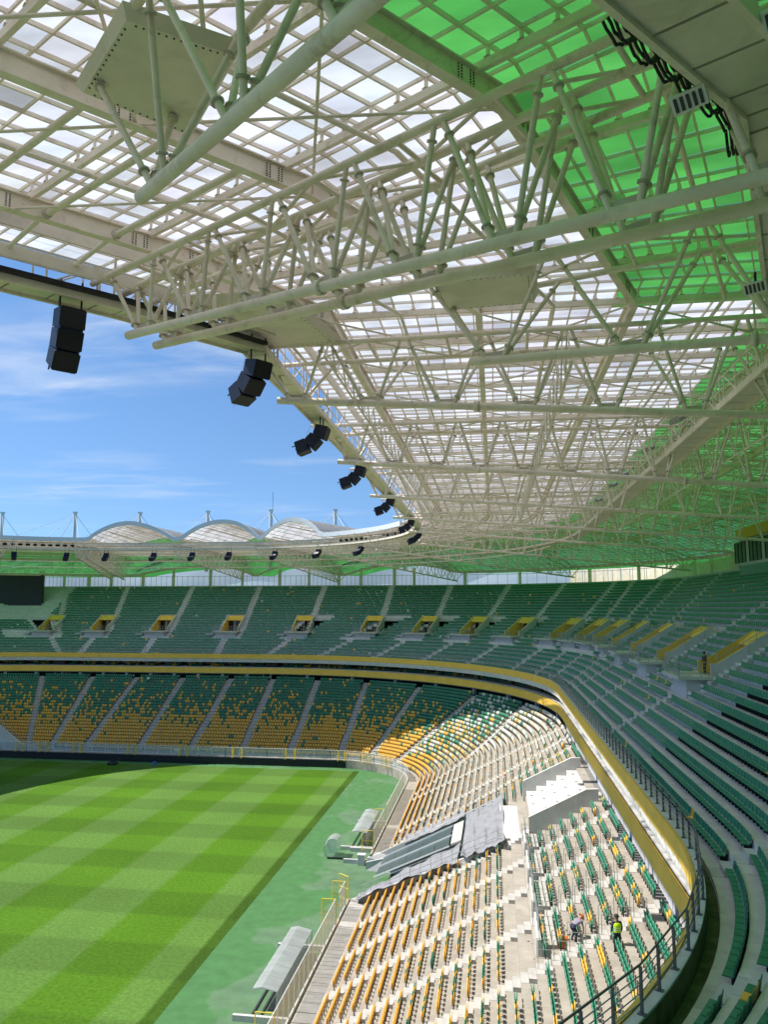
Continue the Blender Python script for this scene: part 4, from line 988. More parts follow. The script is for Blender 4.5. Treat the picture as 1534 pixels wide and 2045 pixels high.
# ------------------------------------------------------------------ catwalks
def catwalk(name, lab, o0, o1, z, s0, s1, step, guard_h, guard_to, tray=False):
    T_ = thing(name, (*roofP((o0 + o1) / 2, 0)[:2], z), lab, 'catwalk')
    st = np.array(sorted(list(np.arange(s0, s1, step)) + [-13.0, 0.0]))
    st = st[np.concatenate([[True], np.diff(st) > .3])]
    for a, c in zip(st[:-1], st[1:]):
        mb = MB(); e = 0.035
        mb.sweep([[(*roofP(o0 + .06, q)[:2], z), (*roofP(o1 - .06, q)[:2], z), (*roofP(o1 - .06, q)[:2], z + .05), (*roofP(o0 + .06, q)[:2], z + .05)] for q in (a + e, c - e)])
        mb.build('soffit_plate', 'soffit', T_)
    for o in (o0, o1):
        mb = MB(); mb.sweep([[(*roofP(o - .06, q)[:2], z - .10), (*roofP(o + .06, q)[:2], z - .10), (*roofP(o + .06, q)[:2], z + .20), (*roofP(o - .06, q)[:2], z + .20)] for q in st]); mb.build('edge_beam', 'steel', T_)
    mb = MB(); mb.sweep([[(*roofP(o0 + .07, q)[:2], z + .07), (*roofP(o1 - .07, q)[:2], z + .07), (*roofP(o1 - .07, q)[:2], z + .11), (*roofP(o0 + .07, q)[:2], z + .11)] for q in st]); mb.build('walk_deck', 'dark_metal', T_)
    gp = [q for q in np.arange(s0 + .4, guard_to, 1.7)]
    for o in (o0, o1):
        for h in (guard_h * .5, guard_h):
            mb = MB(); mb.pipe([(*roofP(o, q)[:2], z + .2 + h) for q in gp], 0.035, 6); mb.build('guard_rail', 'steel', T_)
        for i, q in enumerate(gp):
            p = roofP(o, q); rod('guard_post', (p[0], p[1], z + .2), (p[0], p[1], z + .2 + guard_h), 0.035, 'steel', T_, 6)
            if i % 2 == 0 and i + 1 < len(gp):
                r = roofP(o, gp[i + 1]); rod('guard_brace', (p[0], p[1], z + .2), (r[0], r[1], z + .2 + guard_h), 0.03, 'steel', T_, 6)
    for q in np.arange(s0 + 1, s1, 5.1):
        for o in (o0, o1):
            p = roofP(o, q); rod('hanger', (p[0], p[1], z + .2), (p[0], p[1], 39.9), 0.045, 'steel', T_, 6)
    if tray:
        mb = MB(); mb.sweep([[(*roofP(o1 + .1, q)[:2], z + .15), (*roofP(o1 + .30, q)[:2], z + .15), (*roofP(o1 + .30, q)[:2], z + .30), (*roofP(o1 + .1, q)[:2], z + .30)] for q in [-44.0, -13.0, -0.5]]); mb.build('cable_tray', 'black_plastic', T_)
    return T_
catwalk('service_catwalk', 'cream service catwalk along the inner rim of the roof carrying the loudspeakers', 1.5, 2.45, 38.12, S_MIN, S_FS + 45, 1.45, 1.1, 90, True)
catwalk('service_catwalk', 'cream service catwalk with ribbed soffit hanging under the green and white boundary', 22.55, 23.85, 36.75, S_MIN, 128, 1.25, 1.1, 75)
# bundle of black cable loops along the near edge of the outer catwalk
cb = thing('cable_bundle', (*roofP(21.6, -22)[:2], 36.6), 'looping bundle of black cables along the catwalk edge at top right', 'cables')
for j in range(7):
    s0 = ps(1245, 10, 22.3, 36.75) + j * 0.72
    for o_, dr in ((22.36, .30), (22.28, .22), (22.42, .16), (22.2, .26)):
        mb = MB(); pts_ = []
        for u in np.linspace(0, 1, 9):
            p = roofP(o_, s0 + u * 0.72); pts_.append((p[0], p[1], 36.95 - dr * math.sin(math.pi * u) - .08 * random.random()))
        mb.pipe(pts_, 0.03, 6); mb.build('cable_loop', 'black_plastic', cb)
# floodlights
def flood(p, face, lab, w=0.62, grp='floodlights under the catwalk', louvre=True):
    p = np.array(p, float); f_ = np.array(face, float); f_ /= np.linalg.norm(f_); sx = np.cross(f_, (0, 0, 1.)); sx /= np.linalg.norm(sx); up = np.cross(sx, f_)
    T_ = thing('floodlight', tuple(p), lab, 'floodlight', grp)
    mb = MB(); mb.box(p, (w, w * .55, .12), sx, up, f_); mb.build('housing', 'hi_white' if louvre else 'black_plastic', T_)
    if louvre:
        for i in range(5):
            mb = MB(); mb.box(p + sx * w * (-.36 + .18 * i) + f_ * .075, (w * .085, w * .40, .03), sx, up, f_); mb.build('lens', 'dark_metal', T_)
    mb = MB(); mb.bar(p - f_ * .06, p - f_ * .06 + np.array([0, 0, .45]), .06, .06); mb.build('bracket', 'black_plastic', T_)
x, y, _, _ = roofP(22.3, ps(1380, 195, 22.3, 36.55)); flood((x, y, 36.55), (-.35, -.55, -.7), 'white louvred floodlight below the cable loops at top right')
x, y, _, _ = roofP(24.2, ps(1525, 70, 24.2, 36.7)); flood((x, y, 36.7), (-.3, -.5, -.75), 'white louvred floodlight on the far side of the catwalk at the top right edge')
x, y, _, _ = roofP(22.3, ps(1400, 590, 22.3, 36.5)); flood((x, y, 36.5), (-.5, -.7, -.45), 'small white floodlight on the catwalk where the green panels start')
x, y, _, _ = roofP(24.1, ps(1490, 365, 24.1, 37.3)); flood((x, y, 37.3), (-.4, -.7, -.45), 'small white floodlight at the right edge above the middle truss')
def drum_lamps(s, lab):
    x, y, nx, ny = roofP(22.2, s); T_ = thing('lamp_cluster', (x, y, 37.2), lab, 'lamps', 'drum lamps on the catwalk')
    for i in range(5):
        p = roofP(22.1, s + i * .42 - .8); a = np.array([p[0], p[1], 37.55 + .05 * i]); d = np.array([-.75 * p[2], -.75 * p[3] - .2, -.35]); rod('drum_lamp', a, a + d * .5, .16, 'lamp_grey' if i % 2 else 'galv', T_, 10)
for s, w in ((12.5, 'nearest'), (20.5, 'second'), (30, 'third'), (35, 'fourth'), (44, 'fifth')): drum_lamps(s, 'cluster of grey drum lamps on the outer catwalk, %s of five' % w)
ffs = list(np.arange(arcS(30), arcS(58), 1.6)) + list(np.arange(S_FS + 47.5 * R2(20), S_FS + 47.5 * R2(44), 1.6))
for i, s in enumerate(ffs):
    x, y, nx, ny = roofP(2.9, s); flood((x, y, 38.95), (-nx, -ny, -.5), 'small dark floodlight in the row under the far roof rim', .75, 'floodlights under the far roof rim', False)

# ------------------------------------------------------------------ loudspeakers
def speaker(s, lab, top=37.75, near=True, hang=((0.0, 0.45, 18), (0.48, 0.98, 42), (1.10, 1.30, 70))):
    x, y, nx, ny = roofP(2.2, s); n3 = np.array([-nx, -ny, 0.]); tg = np.array([-ny, nx, 0.]); base = np.array([x, y, top])
    T_ = thing('loudspeaker_array', (x, y, top), lab, 'loudspeaker', 'loudspeaker arrays hanging from the roof rim')
    for dn, dh, tl in hang:
        a = math.radians(tl); c = base + n3 * dn - np.array([0, 0, dh]); f_ = n3 * math.cos(a) + np.array([0, 0, math.sin(a)]); u_ = np.cross(tg, f_); u_ = u_ if u_[2] > 0 else -u_
        mb = MB(); w, h, d = .95, .74, .70   # cabinet tapers towards the back
        v = [c + tg * sx * w / 2 * (1 if k > 0 else .82) + u_ * sy * h / 2 * (1 if k < 0 else .82) + f_ * k * d / 2 for k in (-1, 1) for sy in (-1, 1) for sx in (-1, 1)]
        mb.add(v, [(0, 2, 3, 1), (4, 5, 7, 6), (0, 1, 5, 4), (1, 3, 7, 5), (3, 2, 6, 7), (2, 0, 4, 6)]); cab = mb.build('cabinet', 'navy_box', T_)
        if near:
            mb = MB(); mb.box(c - f_ * (d / 2 + .008), (w * .92, h * .9, .016), tg, u_, f_); mb.build('grille', 'black_plastic', cab)
            for sx in (-1, 1):
                mb = MB(); mb.box(c + tg * sx * w * .40 - u_ * h * .46 + f_ * d * .2, (.05, .36, .05), tg, u_, f_); mb.build('link_bar', 'dark_metal', cab)
            mb = MB(); mb.box(c + f_ * (d / 2 + .006), (.10, .05, .012), tg, u_, f_); mb.build('badge', 'hi_white', cab)
    for sx in (-1, 1):
        p = base + tg * sx * .36; rod('hanger', p - np.array([0, 0, .2]), p + np.array([0, 0, 1.0]), .035, 'black_plastic', T_, 6)
    for sx in (-.3,): rod('pull_wire', base + tg * sx + n3 * 1.3 - np.array([0, 0, 1.9]), base + tg * sx + n3 * .35 + np.array([0, 0, .5]), .006, 'dark_metal', T_, 5)
sl_ = ['largest and leftmost, hanging alone against white cloud', 'second from the left on the right roof', 'third from the left on the right roof', 'fourth from the left on the right roof', 'fifth from the left on the right roof', 'sixth along the right roof, just above the far rim', 'seventh along the right roof', 'eighth along the right roof']
for i, (u, v) in enumerate(((140, 592), (508, 722), (650, 838), (718, 930), (775, 996), (816, 1040), (840, 1066), (850, 1085))): speaker(ps(u, v), 'black three-box loudspeaker array, ' + sl_[i], **(dict(hang=((0.0, 0.42, 10), (0.20, 1.08, 20), (0.52, 1.70, 34))) if i == 0 else {}))
fl_ = ['ninth', 'eighth', 'seventh', 'sixth', 'fifth', 'fourth', 'third', 'second', 'first']
for i, (u, v) in enumerate(((27, 1098), (132, 1100), (212, 1101), (307, 1101), (383, 1101), (457, 1101), (549, 1101), (636, 1100), (720, 1098))): speaker(ps(u, v), 'small black loudspeaker array under the far rim, %s counted from the right' % fl_[i], 37.6, False)

# ------------------------------------------------------------------ pitch side: board, fences, gates, dugouts
bd = thing('perimeter_board', (-68, 130.6, 0), 'long black perimeter board along the far edge of the pitch', 'board')
x = -112.0
while x < -26.5:
    mb = MB(); mb.box((x + 1.2, 130.55, .62), (2.39, .12, 1.15)); mb.build('board_panel', 'board_black', bd); x += 2.4
def fence(path, h, lab, z0=1.32, sheet='fence_sheet', step=1.25):
    P = np.array(path, float); T_ = thing('pitch_fence', (P[0][0], P[0][1], z0), lab, 'fence')
    for a, c in zip(P[:-1], P[1:]):
        n = max(1, int(np.hypot(*(c - a)) / step))
        for i in range(n + 1):
            p = a + (c - a) * i / n; mb = MB(); mb.box((p[0], p[1], z0 + h / 2), (.06, .06, h)); mb.build('fence_post', 'steel_white', T_)
            if i < n:
                q = a + (c - a) * (i + 1) / n; mb = MB(); mb.bar((*p, z0 + h * .53), (*q, z0 + h * .53), .012, h * .86); mb.build('fence_sheet', sheet, T_)
        for zz in (z0 + .08, z0 + h): rod('fence_rail', (*a, zz), (*c, zz), .03, 'steel_white', T_, 6)
    return T_
def gate(p, ang, lab, w=1.2, h=2.1, z0=1.2):
    p = np.array([*p, z0]); d = np.array([math.cos(ang), math.sin(ang), 0.]); T_ = thing('pitch_gate', tuple(p), lab, 'gate', 'yellow pitch gates')
    for s in (0, w): rod('stile', p + d * s, p + d * s + [0, 0, h], .038, 'yellow_paint', T_, 6)
    for z in (.1, h * .5, h): rod('gate_rail', p + [0, 0, z], p + d * w + [0, 0, z], .038, 'yellow_paint', T_, 6)
    for i in range(1, 6): rod('gate_bar', p + d * w * i / 6 + [0, 0, .1], p + d * w * i / 6 + [0, 0, h], .012, 'yellow_paint', T_, 5)
XF = -13.42
fence([(XF, 43.5), (XF, 64.3)], 2.1, 'tall pale mesh fence in front of the nearest lower seats')
fence([(XF, 65.8), (XF, 68.4)], 2.1, 'short pale mesh fence between two yellow gates')
fence([(XF, 84.2), (XF, 92.5)], 2.1, 'pale mesh fence just beyond the players tunnel')
fence([(XF, 94.2), (XF, 112)], 2.1, 'pale mesh fence running to the far right corner')
ff_t = np.linspace(3.25, 7.3, 40)
gl = [t for t in LA if t > 3.3]
fp = [tuple(bowl(-1.5, t)[:2]) for t in np.linspace(3.05, 4.0, 9)] + [tuple(bowl(-1.5, t)[:2]) for t in (4.6, 5.0, 6.0, 7.0)]
fence(fp, 1.5, 'low clear fence along the front of the far stand', 1.32, 'clear_sheet', 2.4)
for p, a, l in (((XF, 44.4), math.pi, 'yellow gate swung open at the bottom edge of the picture'), ((XF, 46.8), math.pi, 'yellow gate swung open beside the near dugout end'), ((XF, 64.6), math.pi, 'yellow gate swung open beyond the long mesh fence'), ((XF, 68.7), math.pi, 'yellow gate swung open before the tunnel kerb'), ((XF, 69.9), math.pi / 2 + .9, 'narrow yellow gate leaf standing at the tunnel corner'), ((XF, 84.0), math.pi, 'yellow gate by the half shelter beyond the tunnel'), ((XF, 92.8), math.pi, 'yellow gate halfway to the far corner')): gate(p, a, l)
wd_ = 'first second third fourth fifth sixth seventh eighth ninth tenth eleventh twelfth thirteenth'.split()
for i, t in enumerate(gl):
    for e in (-.75, .75):
        p = bowl(-1.6, tshift(0, t, e)); gate(p[:2], math.atan2(-p[3], -p[2]), 'yellow gate at the far stairs, %s flight left of the corner, %s leaf' % (wd_[min(i, 12)], 'left' if e > 0 else 'right'), .9, 1.7, 1.2)
def dugout(y0, y1, lab, xb=-14.9, xf=-16.6):
    T_ = thing('dugout', (xb, (y0 + y1) / 2, 0), lab, 'dugout')
    n = 6
    for i in range(n):
        a = y0 + (y1 - y0) * i / n; c = y0 + (y1 - y0) * (i + 1) / n
        mb = MB(); mb.sweep([[(xb, q, 1.75), (xf + .6, q, 1.98), (xf, q, 1.86), (xf, q, 1.82), (xf + .6, q, 1.94), (xb, q, 1.71)] for q in (a + .015, c - .015)]); mb.build('roof_sheet', 'dugout_sheet', T_)
    for i in range(n + 1):
        q = y0 + (y1 - y0) * i / n; mb = MB(); mb.pipe([(xb, q, 0), (xb, q, 1.7), (xf + .6, q, 1.92), (xf, q, 1.80)], .03, 6); mb.build('frame_rib', 'galv', T_)
    mb = MB(); mb.lo(xb - .75, xb - .1, y0 + .2, y1 - .2, .38, .46); mb.build('bench', 'dark_metal', T_)
    mb = MB(); mb.lo(xb - .1, xb - .04, y0, y1, .1, 1.7); mb.build('back_sheet', 'clear_sheet', T_)
    for xx in (xf - .15, xf + .45): 
        mb = MB(); mb.lo(xx, xx + .12, y0 - .3, y1 + .3, .0, .12); mb.build('floor_rail', 'dark_metal', T_)
    for q in (y0 - .5, y1 + .5):
        mb = MB(); mb.lo(xf - 1.2, xb + .9, q - .12, q + .12, 0, .38); mb.build('end_kerb', 'concrete_white', T_)
dugout(52.5, 62.3, 'long grey-roofed team dugout beside the near fence')
dugout(88.5, 98.0, 'long grey-roofed team dugout in front of the far right fence')
sh = thing('half_shelter', (-17.9, 85.6, 0), 'small clear curved shelter standing alone on the turf before the tunnel', 'shelter')
for q in (84.6, 86.6):
    mb = MB(); mb.pipe([(-17.2, q, .1), (-18.6, q, .1)] + [(-18.0 - 1.0 * math.cos(a), q, 1.1 + 1.0 * math.sin(a)) for a in np.linspace(-.4, math.pi * .62, 8)], .035, 6); mb.build('frame', 'galv', sh)
mb = MB(); aa = np.linspace(.1, math.pi * .66, 9)
mb.grid(np.array([[(-18.0 - 1.02 * math.cos(a), q, 1.1 + 1.02 * math.sin(a)) for q in (84.6, 86.6)] for a in aa])); mb.build('canopy', 'dugout_sheet', sh)
for q in (84.6, 86.6):
    mb = MB(); v = [(-18.0 - 1.0 * math.cos(a), q, 1.1 + 1.0 * math.sin(a)) for a in aa] + [(-17.6, q, .12), (-18.9, q, .12)]; mb.add(v, [tuple(range(len(v)))]); mb.build('side_sheet', 'clear_sheet', sh)
mb = MB(); mb.lo(-18.6, -15.4, 84.5, 84.65, .02, .2); mb.build('foot_rail', 'dark_metal', sh)
for yy, lab in ((83.6, 'white ground beam beside the half shelter'), (87.5, 'white ground beam before the far dugout')):
    mb = MB(); mb.lo(-16.6, -13.6, yy - .14, yy + .14, 0, .42); o = mb.build('ground_beam', 'concrete_white'); tag(o, lab, 'beam')

# ------------------------------------------------------------------ players tunnel, podium and near lower-tier details
tn = thing('players_tunnel', (-8, 77, 0), 'players tunnel opening cut into the right lower tier', 'tunnel')
zrow = lambda o: LZ + LRISE * o / LD
def sp(o, f, dz):
    """point on the tunnel slope: f runs from the near wall (0) to the far wall (1)"""
    return (-11.8 + o, YN(o) + f * (YF(o) - YN(o)), 1.2 + (zrow(o) - LZ) * .94 + dz)
def side_wall(yf, th, up, o1, name, oo0=-2.0):
    v = []; pr_ = [(oo0, -.2), (oo0, 0.95), (-0.6, 1.5), (o1, zrow(o1) + up), (o1, -.2)]
    for q in (0, th): v += [(-11.8 + o, yf(o) + q, z) for o, z in pr_]
    mb = MB(); n = 5; mb.add(v, [tuple(range(n)), tuple(range(n, 2 * n))[::-1]] + [(j, (j + 1) % n, n + (j + 1) % n, n + j) for j in range(n)]); return mb.build(name, 'concrete_white', tn)
side_wall(YN, .3, .12, 12.0, 'near_wall'); side_wall(YF, .3, .05, 12.0, 'far_wall')
mb = MB(); mb.lo(.2, .5, YN(12) + .3, YF(12), -.2, zrow(12.0) + .2); mb.build('end_wall', 'concrete_white', tn)
gs = np.linspace(-.2, 7.2, 6)
for a, c in zip(gs[:-1], gs[1:]):
    mb = MB(); v = [sp(o, f, .1 + q) for q in (0, .06) for o, f in ((a + .02, .48), (c - .02, .48), (c - .02, .93), (a + .02, .93))]
    mb.add(v, [(0, 1, 2, 3), (7, 6, 5, 4), (0, 4, 5, 1), (1, 5, 6, 2), (2, 6, 7, 3), (3, 7, 4, 0)]); mb.build('glass_panel', 'tunnel_glass', tn)
for f in (.47, .71, .94):
    mb = MB(); mb.bar(sp(-.3, f, .22), sp(7.3, f, .22), .09, .12); mb.build('roof_rail', 'hi_white', tn)
v = [(-13.8, 0), (-4.4, 0), (-4.4, 4.9), (-11.6, 1.35), (-13.8, .8)]
mb = MB(); mb.add([(x_, YF(x_ + 11.8) - .75, z_) for x_, z_ in v] + [(x_, YF(x_ + 11.8) - 1.0, z_) for x_, z_ in v], [(0, 1, 2, 3, 4), (9, 8, 7, 6, 5)] + [(j, (j + 1) % 5, 5 + (j + 1) % 5, 5 + j) for j in range(5)]); mb.build('ramp_cheek', 'concrete_white', tn)
mb = MB(); v = [sp(o, f, .12 + q) for q in (0, .2) for o, f in ((7.4, .48), (8.4, .48), (8.4, .93), (7.4, .93))]
mb.add(v, [(0, 1, 2, 3), (7, 6, 5, 4), (0, 4, 5, 1), (1, 5, 6, 2), (2, 6, 7, 3), (3, 7, 4, 0)]); mb.build('timber_deck', 'concrete_step', tn)
def tarp(corners, nu, nv, amp, lab, seed):
    rg = np.random.default_rng(seed); A, B, C_, D = (np.array(c, float) for c in corners); G = np.zeros((nu + 1, nv + 1, 3)); ph = rg.random(8) * 6
    for i in range(nu + 1):
        for j in range(nv + 1):
            u, v = i / nu, j / nv; p = (A * (1 - u) + B * u) * (1 - v) + (D * (1 - u) + C_ * u) * v
            fold = abs(math.sin(u * 9 + ph[4] + 1.7 * math.sin(v * 3 + ph[5]))) ** .5
            w = math.sin(u * 21 + ph[0] + 2.5 * math.sin(v * 4 + ph[1])) * .4 + math.sin(v * 13 + u * 6 + ph[2]) * .35 + math.sin(u * 47 + v * 9 + ph[3]) * .25 - fold * .8
            p = p + np.array([0, .35, .6]) * amp * w; G[i, j] = p
    mb = MB(); mb.grid(G); G2 = G + np.array([0, 0, .03]); mb.grid(G2[::-1]); o = mb.build('tarpaulin', 'tarp', smooth=True); tag(o, lab, 'tarpaulin', 'grey tarpaulins over the tunnel'); return o
tarp([sp(-.9, -.06, .95), sp(8.4, -.05, 1.0), sp(8.4, .44, .35), sp(-.9, .36, -.2)], 80, 28, .26, 'long crumpled grey tarpaulin along the near side of the tunnel', 3)
tarp([sp(8.7, -.05, 1.1), sp(12.3, -.05, 1.2), sp(12.3, .99, .9), sp(8.7, .99, .7)], 26, 60, .30, 'crumpled grey tarpaulin over the upper end of the tunnel', 8)
tarp([sp(2.0, .96, .55), sp(8.4, .96, .55), sp(8.4, 1.09, .8), sp(2.0, 1.12, .8)], 30, 8, .14, 'narrow crumpled grey tarpaulin along the far wall of the tunnel', 12)
for yf in (YN, YF):
    for o in np.arange(-.6, 12, .95):
        z = zrow(max(o, -1)) + .3; rod('guard_post', (-11.8 + o, yf(o) + .15, z - .2), (-11.8 + o, yf(o) + .15, z + 1.0), .022, 'galv', tn, 6)
    for h in (.5, 1.0): rod('guard_rail', (-12.4, yf(-.6) + .15, zrow(-.6) + .3 + h), (.2, yf(12) + .15, zrow(12) + .3 + h), .024, 'galv', tn, 6)
# white stepped podium above the tunnel
pdm = thing('white_podium', (5, 68, 9), 'white stepped concrete podium with side walls above the tunnel', 'podium')
for j in range(5):
    o0 = 14.5 + .94 * j; mb = MB(); mb.lo(-11.8 + o0, -11.8 + o0 + .94, 62.9, 74.9, 6.0, zrow(14.5) + .45 + .5 * j); mb.build('podium_step', 'concrete_white', pdm)
    mb = MB(); 
    for y_ in (64.0, 67.0, 70.0, 73.0): mb.lo(-11.8 + o0 + .3, -11.8 + o0 + .5, y_, y_ + .3, zrow(14.5) + .45 + .5 * j, zrow(14.5) + .52 + .5 * j)
    mb.build('step_blocks', 'concrete_step', pdm)
for yy in (62.55, 74.92):
    v = []; pr_ = [(14.2, 6.5), (14.2, zrow(14.5) + 1.3), (18.7, zrow(18.7) + 1.15), (19.6, zrow(19.4) + .8), (19.6, 6.5)]
    for q in (yy, yy + .33): v += [(-11.8 + o, q, z) for o, z in pr_]
    mb = MB(); mb.add(v, [(0, 1, 2, 3, 4), (9, 8, 7, 6, 5)] + [(j, (j + 1) % 5, 5 + (j + 1) % 5, 5 + j) for j in range(5)]); mb.build('podium_wall', 'concrete_white', pdm)
st2 = thing('podium_stair', (1.6, 64.5, 7), 'narrow white stair beside the podium above the tunnel', 'stair')
for j in range(10):
    mb = MB(); o0 = 12.2 + .30 * j; mb.lo(-11.8 + o0, -11.8 + o0 + .31, 63.4, 64.6, 5.5, zrow(12.0) + .1 + .2 * j); mb.build('step', 'concrete_white', st2)
mb = MB(); mb.lo(.42, 2.65, 64.65, 74.9, 6, zrow(12.2) + .35); mb.build('landing', 'concrete_white', st2)
# parapet with hand rails along the cross walkway of the right lower tier
cw = thing('walkway_parapet', (2, 58, 9), 'white stepped parapet and hand rails along the cross walkway of the right lower tier', 'parapet')
zw = zrow(12.0)
ya = 41.5
edges_y = [42.0, 47.2, 52.8, 58.4, 63.2]
for i in range(len(edges_y) - 1):
    y0, y1 = edges_y[i] + .75, edges_y[i + 1] - .75
    mb = MB(); mb.lo(1.95, 2.15, y0, y1, zw - .2, zw + 1.75); mb.build('parapet_wall', 'concrete_white', cw)
    mb = MB(); mb.lo(2.15, 3.0, y0, y1, zw, zw + 1.55); mb.build('raised_slab', 'concrete_step', cw)
    for h in (.35, .7, 1.05):
        rod('parapet_rail', (2.05, y0, zw + 1.75 + h), (2.05, y1, zw + 1.75 + h), .022, 'galv', cw, 6)
    for q in np.linspace(y0, y1, 4): rod('parapet_post', (2.05, q, zw + 1.7), (2.05, q, zw + 2.8), .024, 'galv', cw, 6)
hp = thing('row_hoops', (5, 55, 11), 'thin steel hoops on the stair ends of the rear rows in the right lower tier', 'handrail')
for yy in edges_y:
    for k in range(17, 24, 1):
        for e in (-.62, .62):
            o = LD * k; z = LZ + LRISE * k; mb = MB(); mb.pipe([(-11.8 + o + .1, yy + e, z), (-11.8 + o + .1, yy + e, z + .95), (-11.8 + o + .75, yy + e, z + .95), (-11.8 + o + .75, yy + e, z)], .018, 5); mb.build('hoop', 'galv', hp)
# video screen and press cabin
vs = thing('video_screen', (-116, 171, 27), 'large dark video screen standing on the far upper tier at left', 'screen')
mb = MB(); mb.lo(-125, -109.4, 170.6, 171.5, 27.7, 35.1); mb.build('cabinet', 'dark_metal', vs)
for i in range(6):
    for j in range(3): mb = MB(); mb.lo(-124.9 + i * 2.58, -124.9 + i * 2.58 + 2.565, 170.52, 170.6, 27.85 + j * 2.4, 27.85 + j * 2.4 + 2.385); mb.build('screen_module', 'screen', vs)
for x_ in (-122, -114, -111): mb = MB(); mb.lo(x_, x_ + 1, 170.8, 172, 24, 27.7); mb.build('support', 'plaster', vs)
pc = thing('press_cabin', (33, 92, 31), 'grey press cabin with yellow roof band and dark windows at the top right', 'cabin')
mb = MB(); mb.lo(31.6, 37, 66, 103, 31.0, 32.6, ); mb.build('base_wall', 'green_seat', pc)
mb = MB(); mb.lo(31.75, 37, 66.1, 102.9, 32.6, 36.0); mb.build('wall', 'plaster', pc)
mb = MB(); mb.lo(31.4, 37.2, 65.8, 103.2, 36.0, 37.3); mb.build('roof_band', 'yellow_panel', pc)
for y_ in np.arange(67, 101, 5.6):
    mb = MB(); mb.lo(31.68, 31.76, y_, y_ + 4.2, 33.0, 35.7); w_ = mb.build('window', 'glass_dark', pc)
    for q in (0, 1.4, 2.8, 4.13): mb = MB(); mb.lo(31.62, 31.68, y_ + q, y_ + q + .07, 33.0, 35.7); mb.build('frame', 'dark_metal', w_)
lw = thing('ramp_wall', (-92, 133, 1), 'pale sloping side wall of an opening at the left end of the far lower tier', 'wall')
v = []; pr_ = [(-100, 0), (-100, 11.5), (-86.8, 2.3), (-83, 1.7), (-83, 0)]
for q in (131.6, 132.0): v += [(x_, q, z_) for x_, z_ in pr_]
mb = MB(); mb.add(v, [(0, 1, 2, 3, 4), (9, 8, 7, 6, 5)] + [(j, (j + 1) % 5, 5 + (j + 1) % 5, 5 + j) for j in range(5)]); mb.build('wall_face', 'concrete_white', lw)
for h in (.5, 1.0): rod('wall_rail', (-100, 131.8, 11.5 + h), (-86.8, 131.8, 2.3 + h), .03, 'galv', lw, 6)
# mower and small things on the far touch line
mw = thing('mower', (-66.5, 127.4, 0), 'small dark mower parked on the shaded far edge of the pitch', 'mower')
mb = MB(); mb.lo(-67.2, -65.9, 127.1, 127.8, .15, .55); mb.build('deck', 'dark_metal', mw); mb = MB(); mb.lo(-66.8, -66.3, 127.2, 127.7, .55, .8); mb.build('engine', 'black_plastic', mw)
for x_ in (-67.1, -66.0):
    for y_ in (127.05, 127.85): rod('wheel', (x_, y_ - .06, .18), (x_, y_ + .06, .18), .18, 'black_plastic', mw, 10)
mb = MB(); mb.pipe([(-65.9, 127.2, .5), (-65.2, 127.2, 1.0), (-65.2, 127.7, 1.0), (-65.9, 127.7, .5)], .025, 6); mb.build('handle', 'dark_metal', mw)
bb = MB(); bb.tube((-59.2, 128.3, .02), (-59.2, 128.3, .5), .28, 12); bb.tube((-59.2, 128.3, .5), (-59.2, 128.3, .6), .28, 12, r2=.15); tag(bb.build('blue_barrel', 'blue_plastic'), 'small blue tub beside the black board at far left', 'tub')
bb = MB(); bb.lo(-56.9, -56.0, 131.2, 132.0, 1.2, 2.0); bb.lo(-57.0, -55.9, 131.1, 132.1, 2.0, 2.1); tag(bb.build('white_crate', 'hi_white'), 'white box standing on the far walkway', 'box')
bb = MB(); bb.lo(-14.9, -14.2, 82.95, 83.6, 0, 1.0); bb.lo(-15.0, -14.1, 82.9, 83.65, 1.0, 1.08); tag(bb.build('meter_cabinet', 'concrete_white'), 'grey cabinet at the tunnel mouth', 'cabinet')

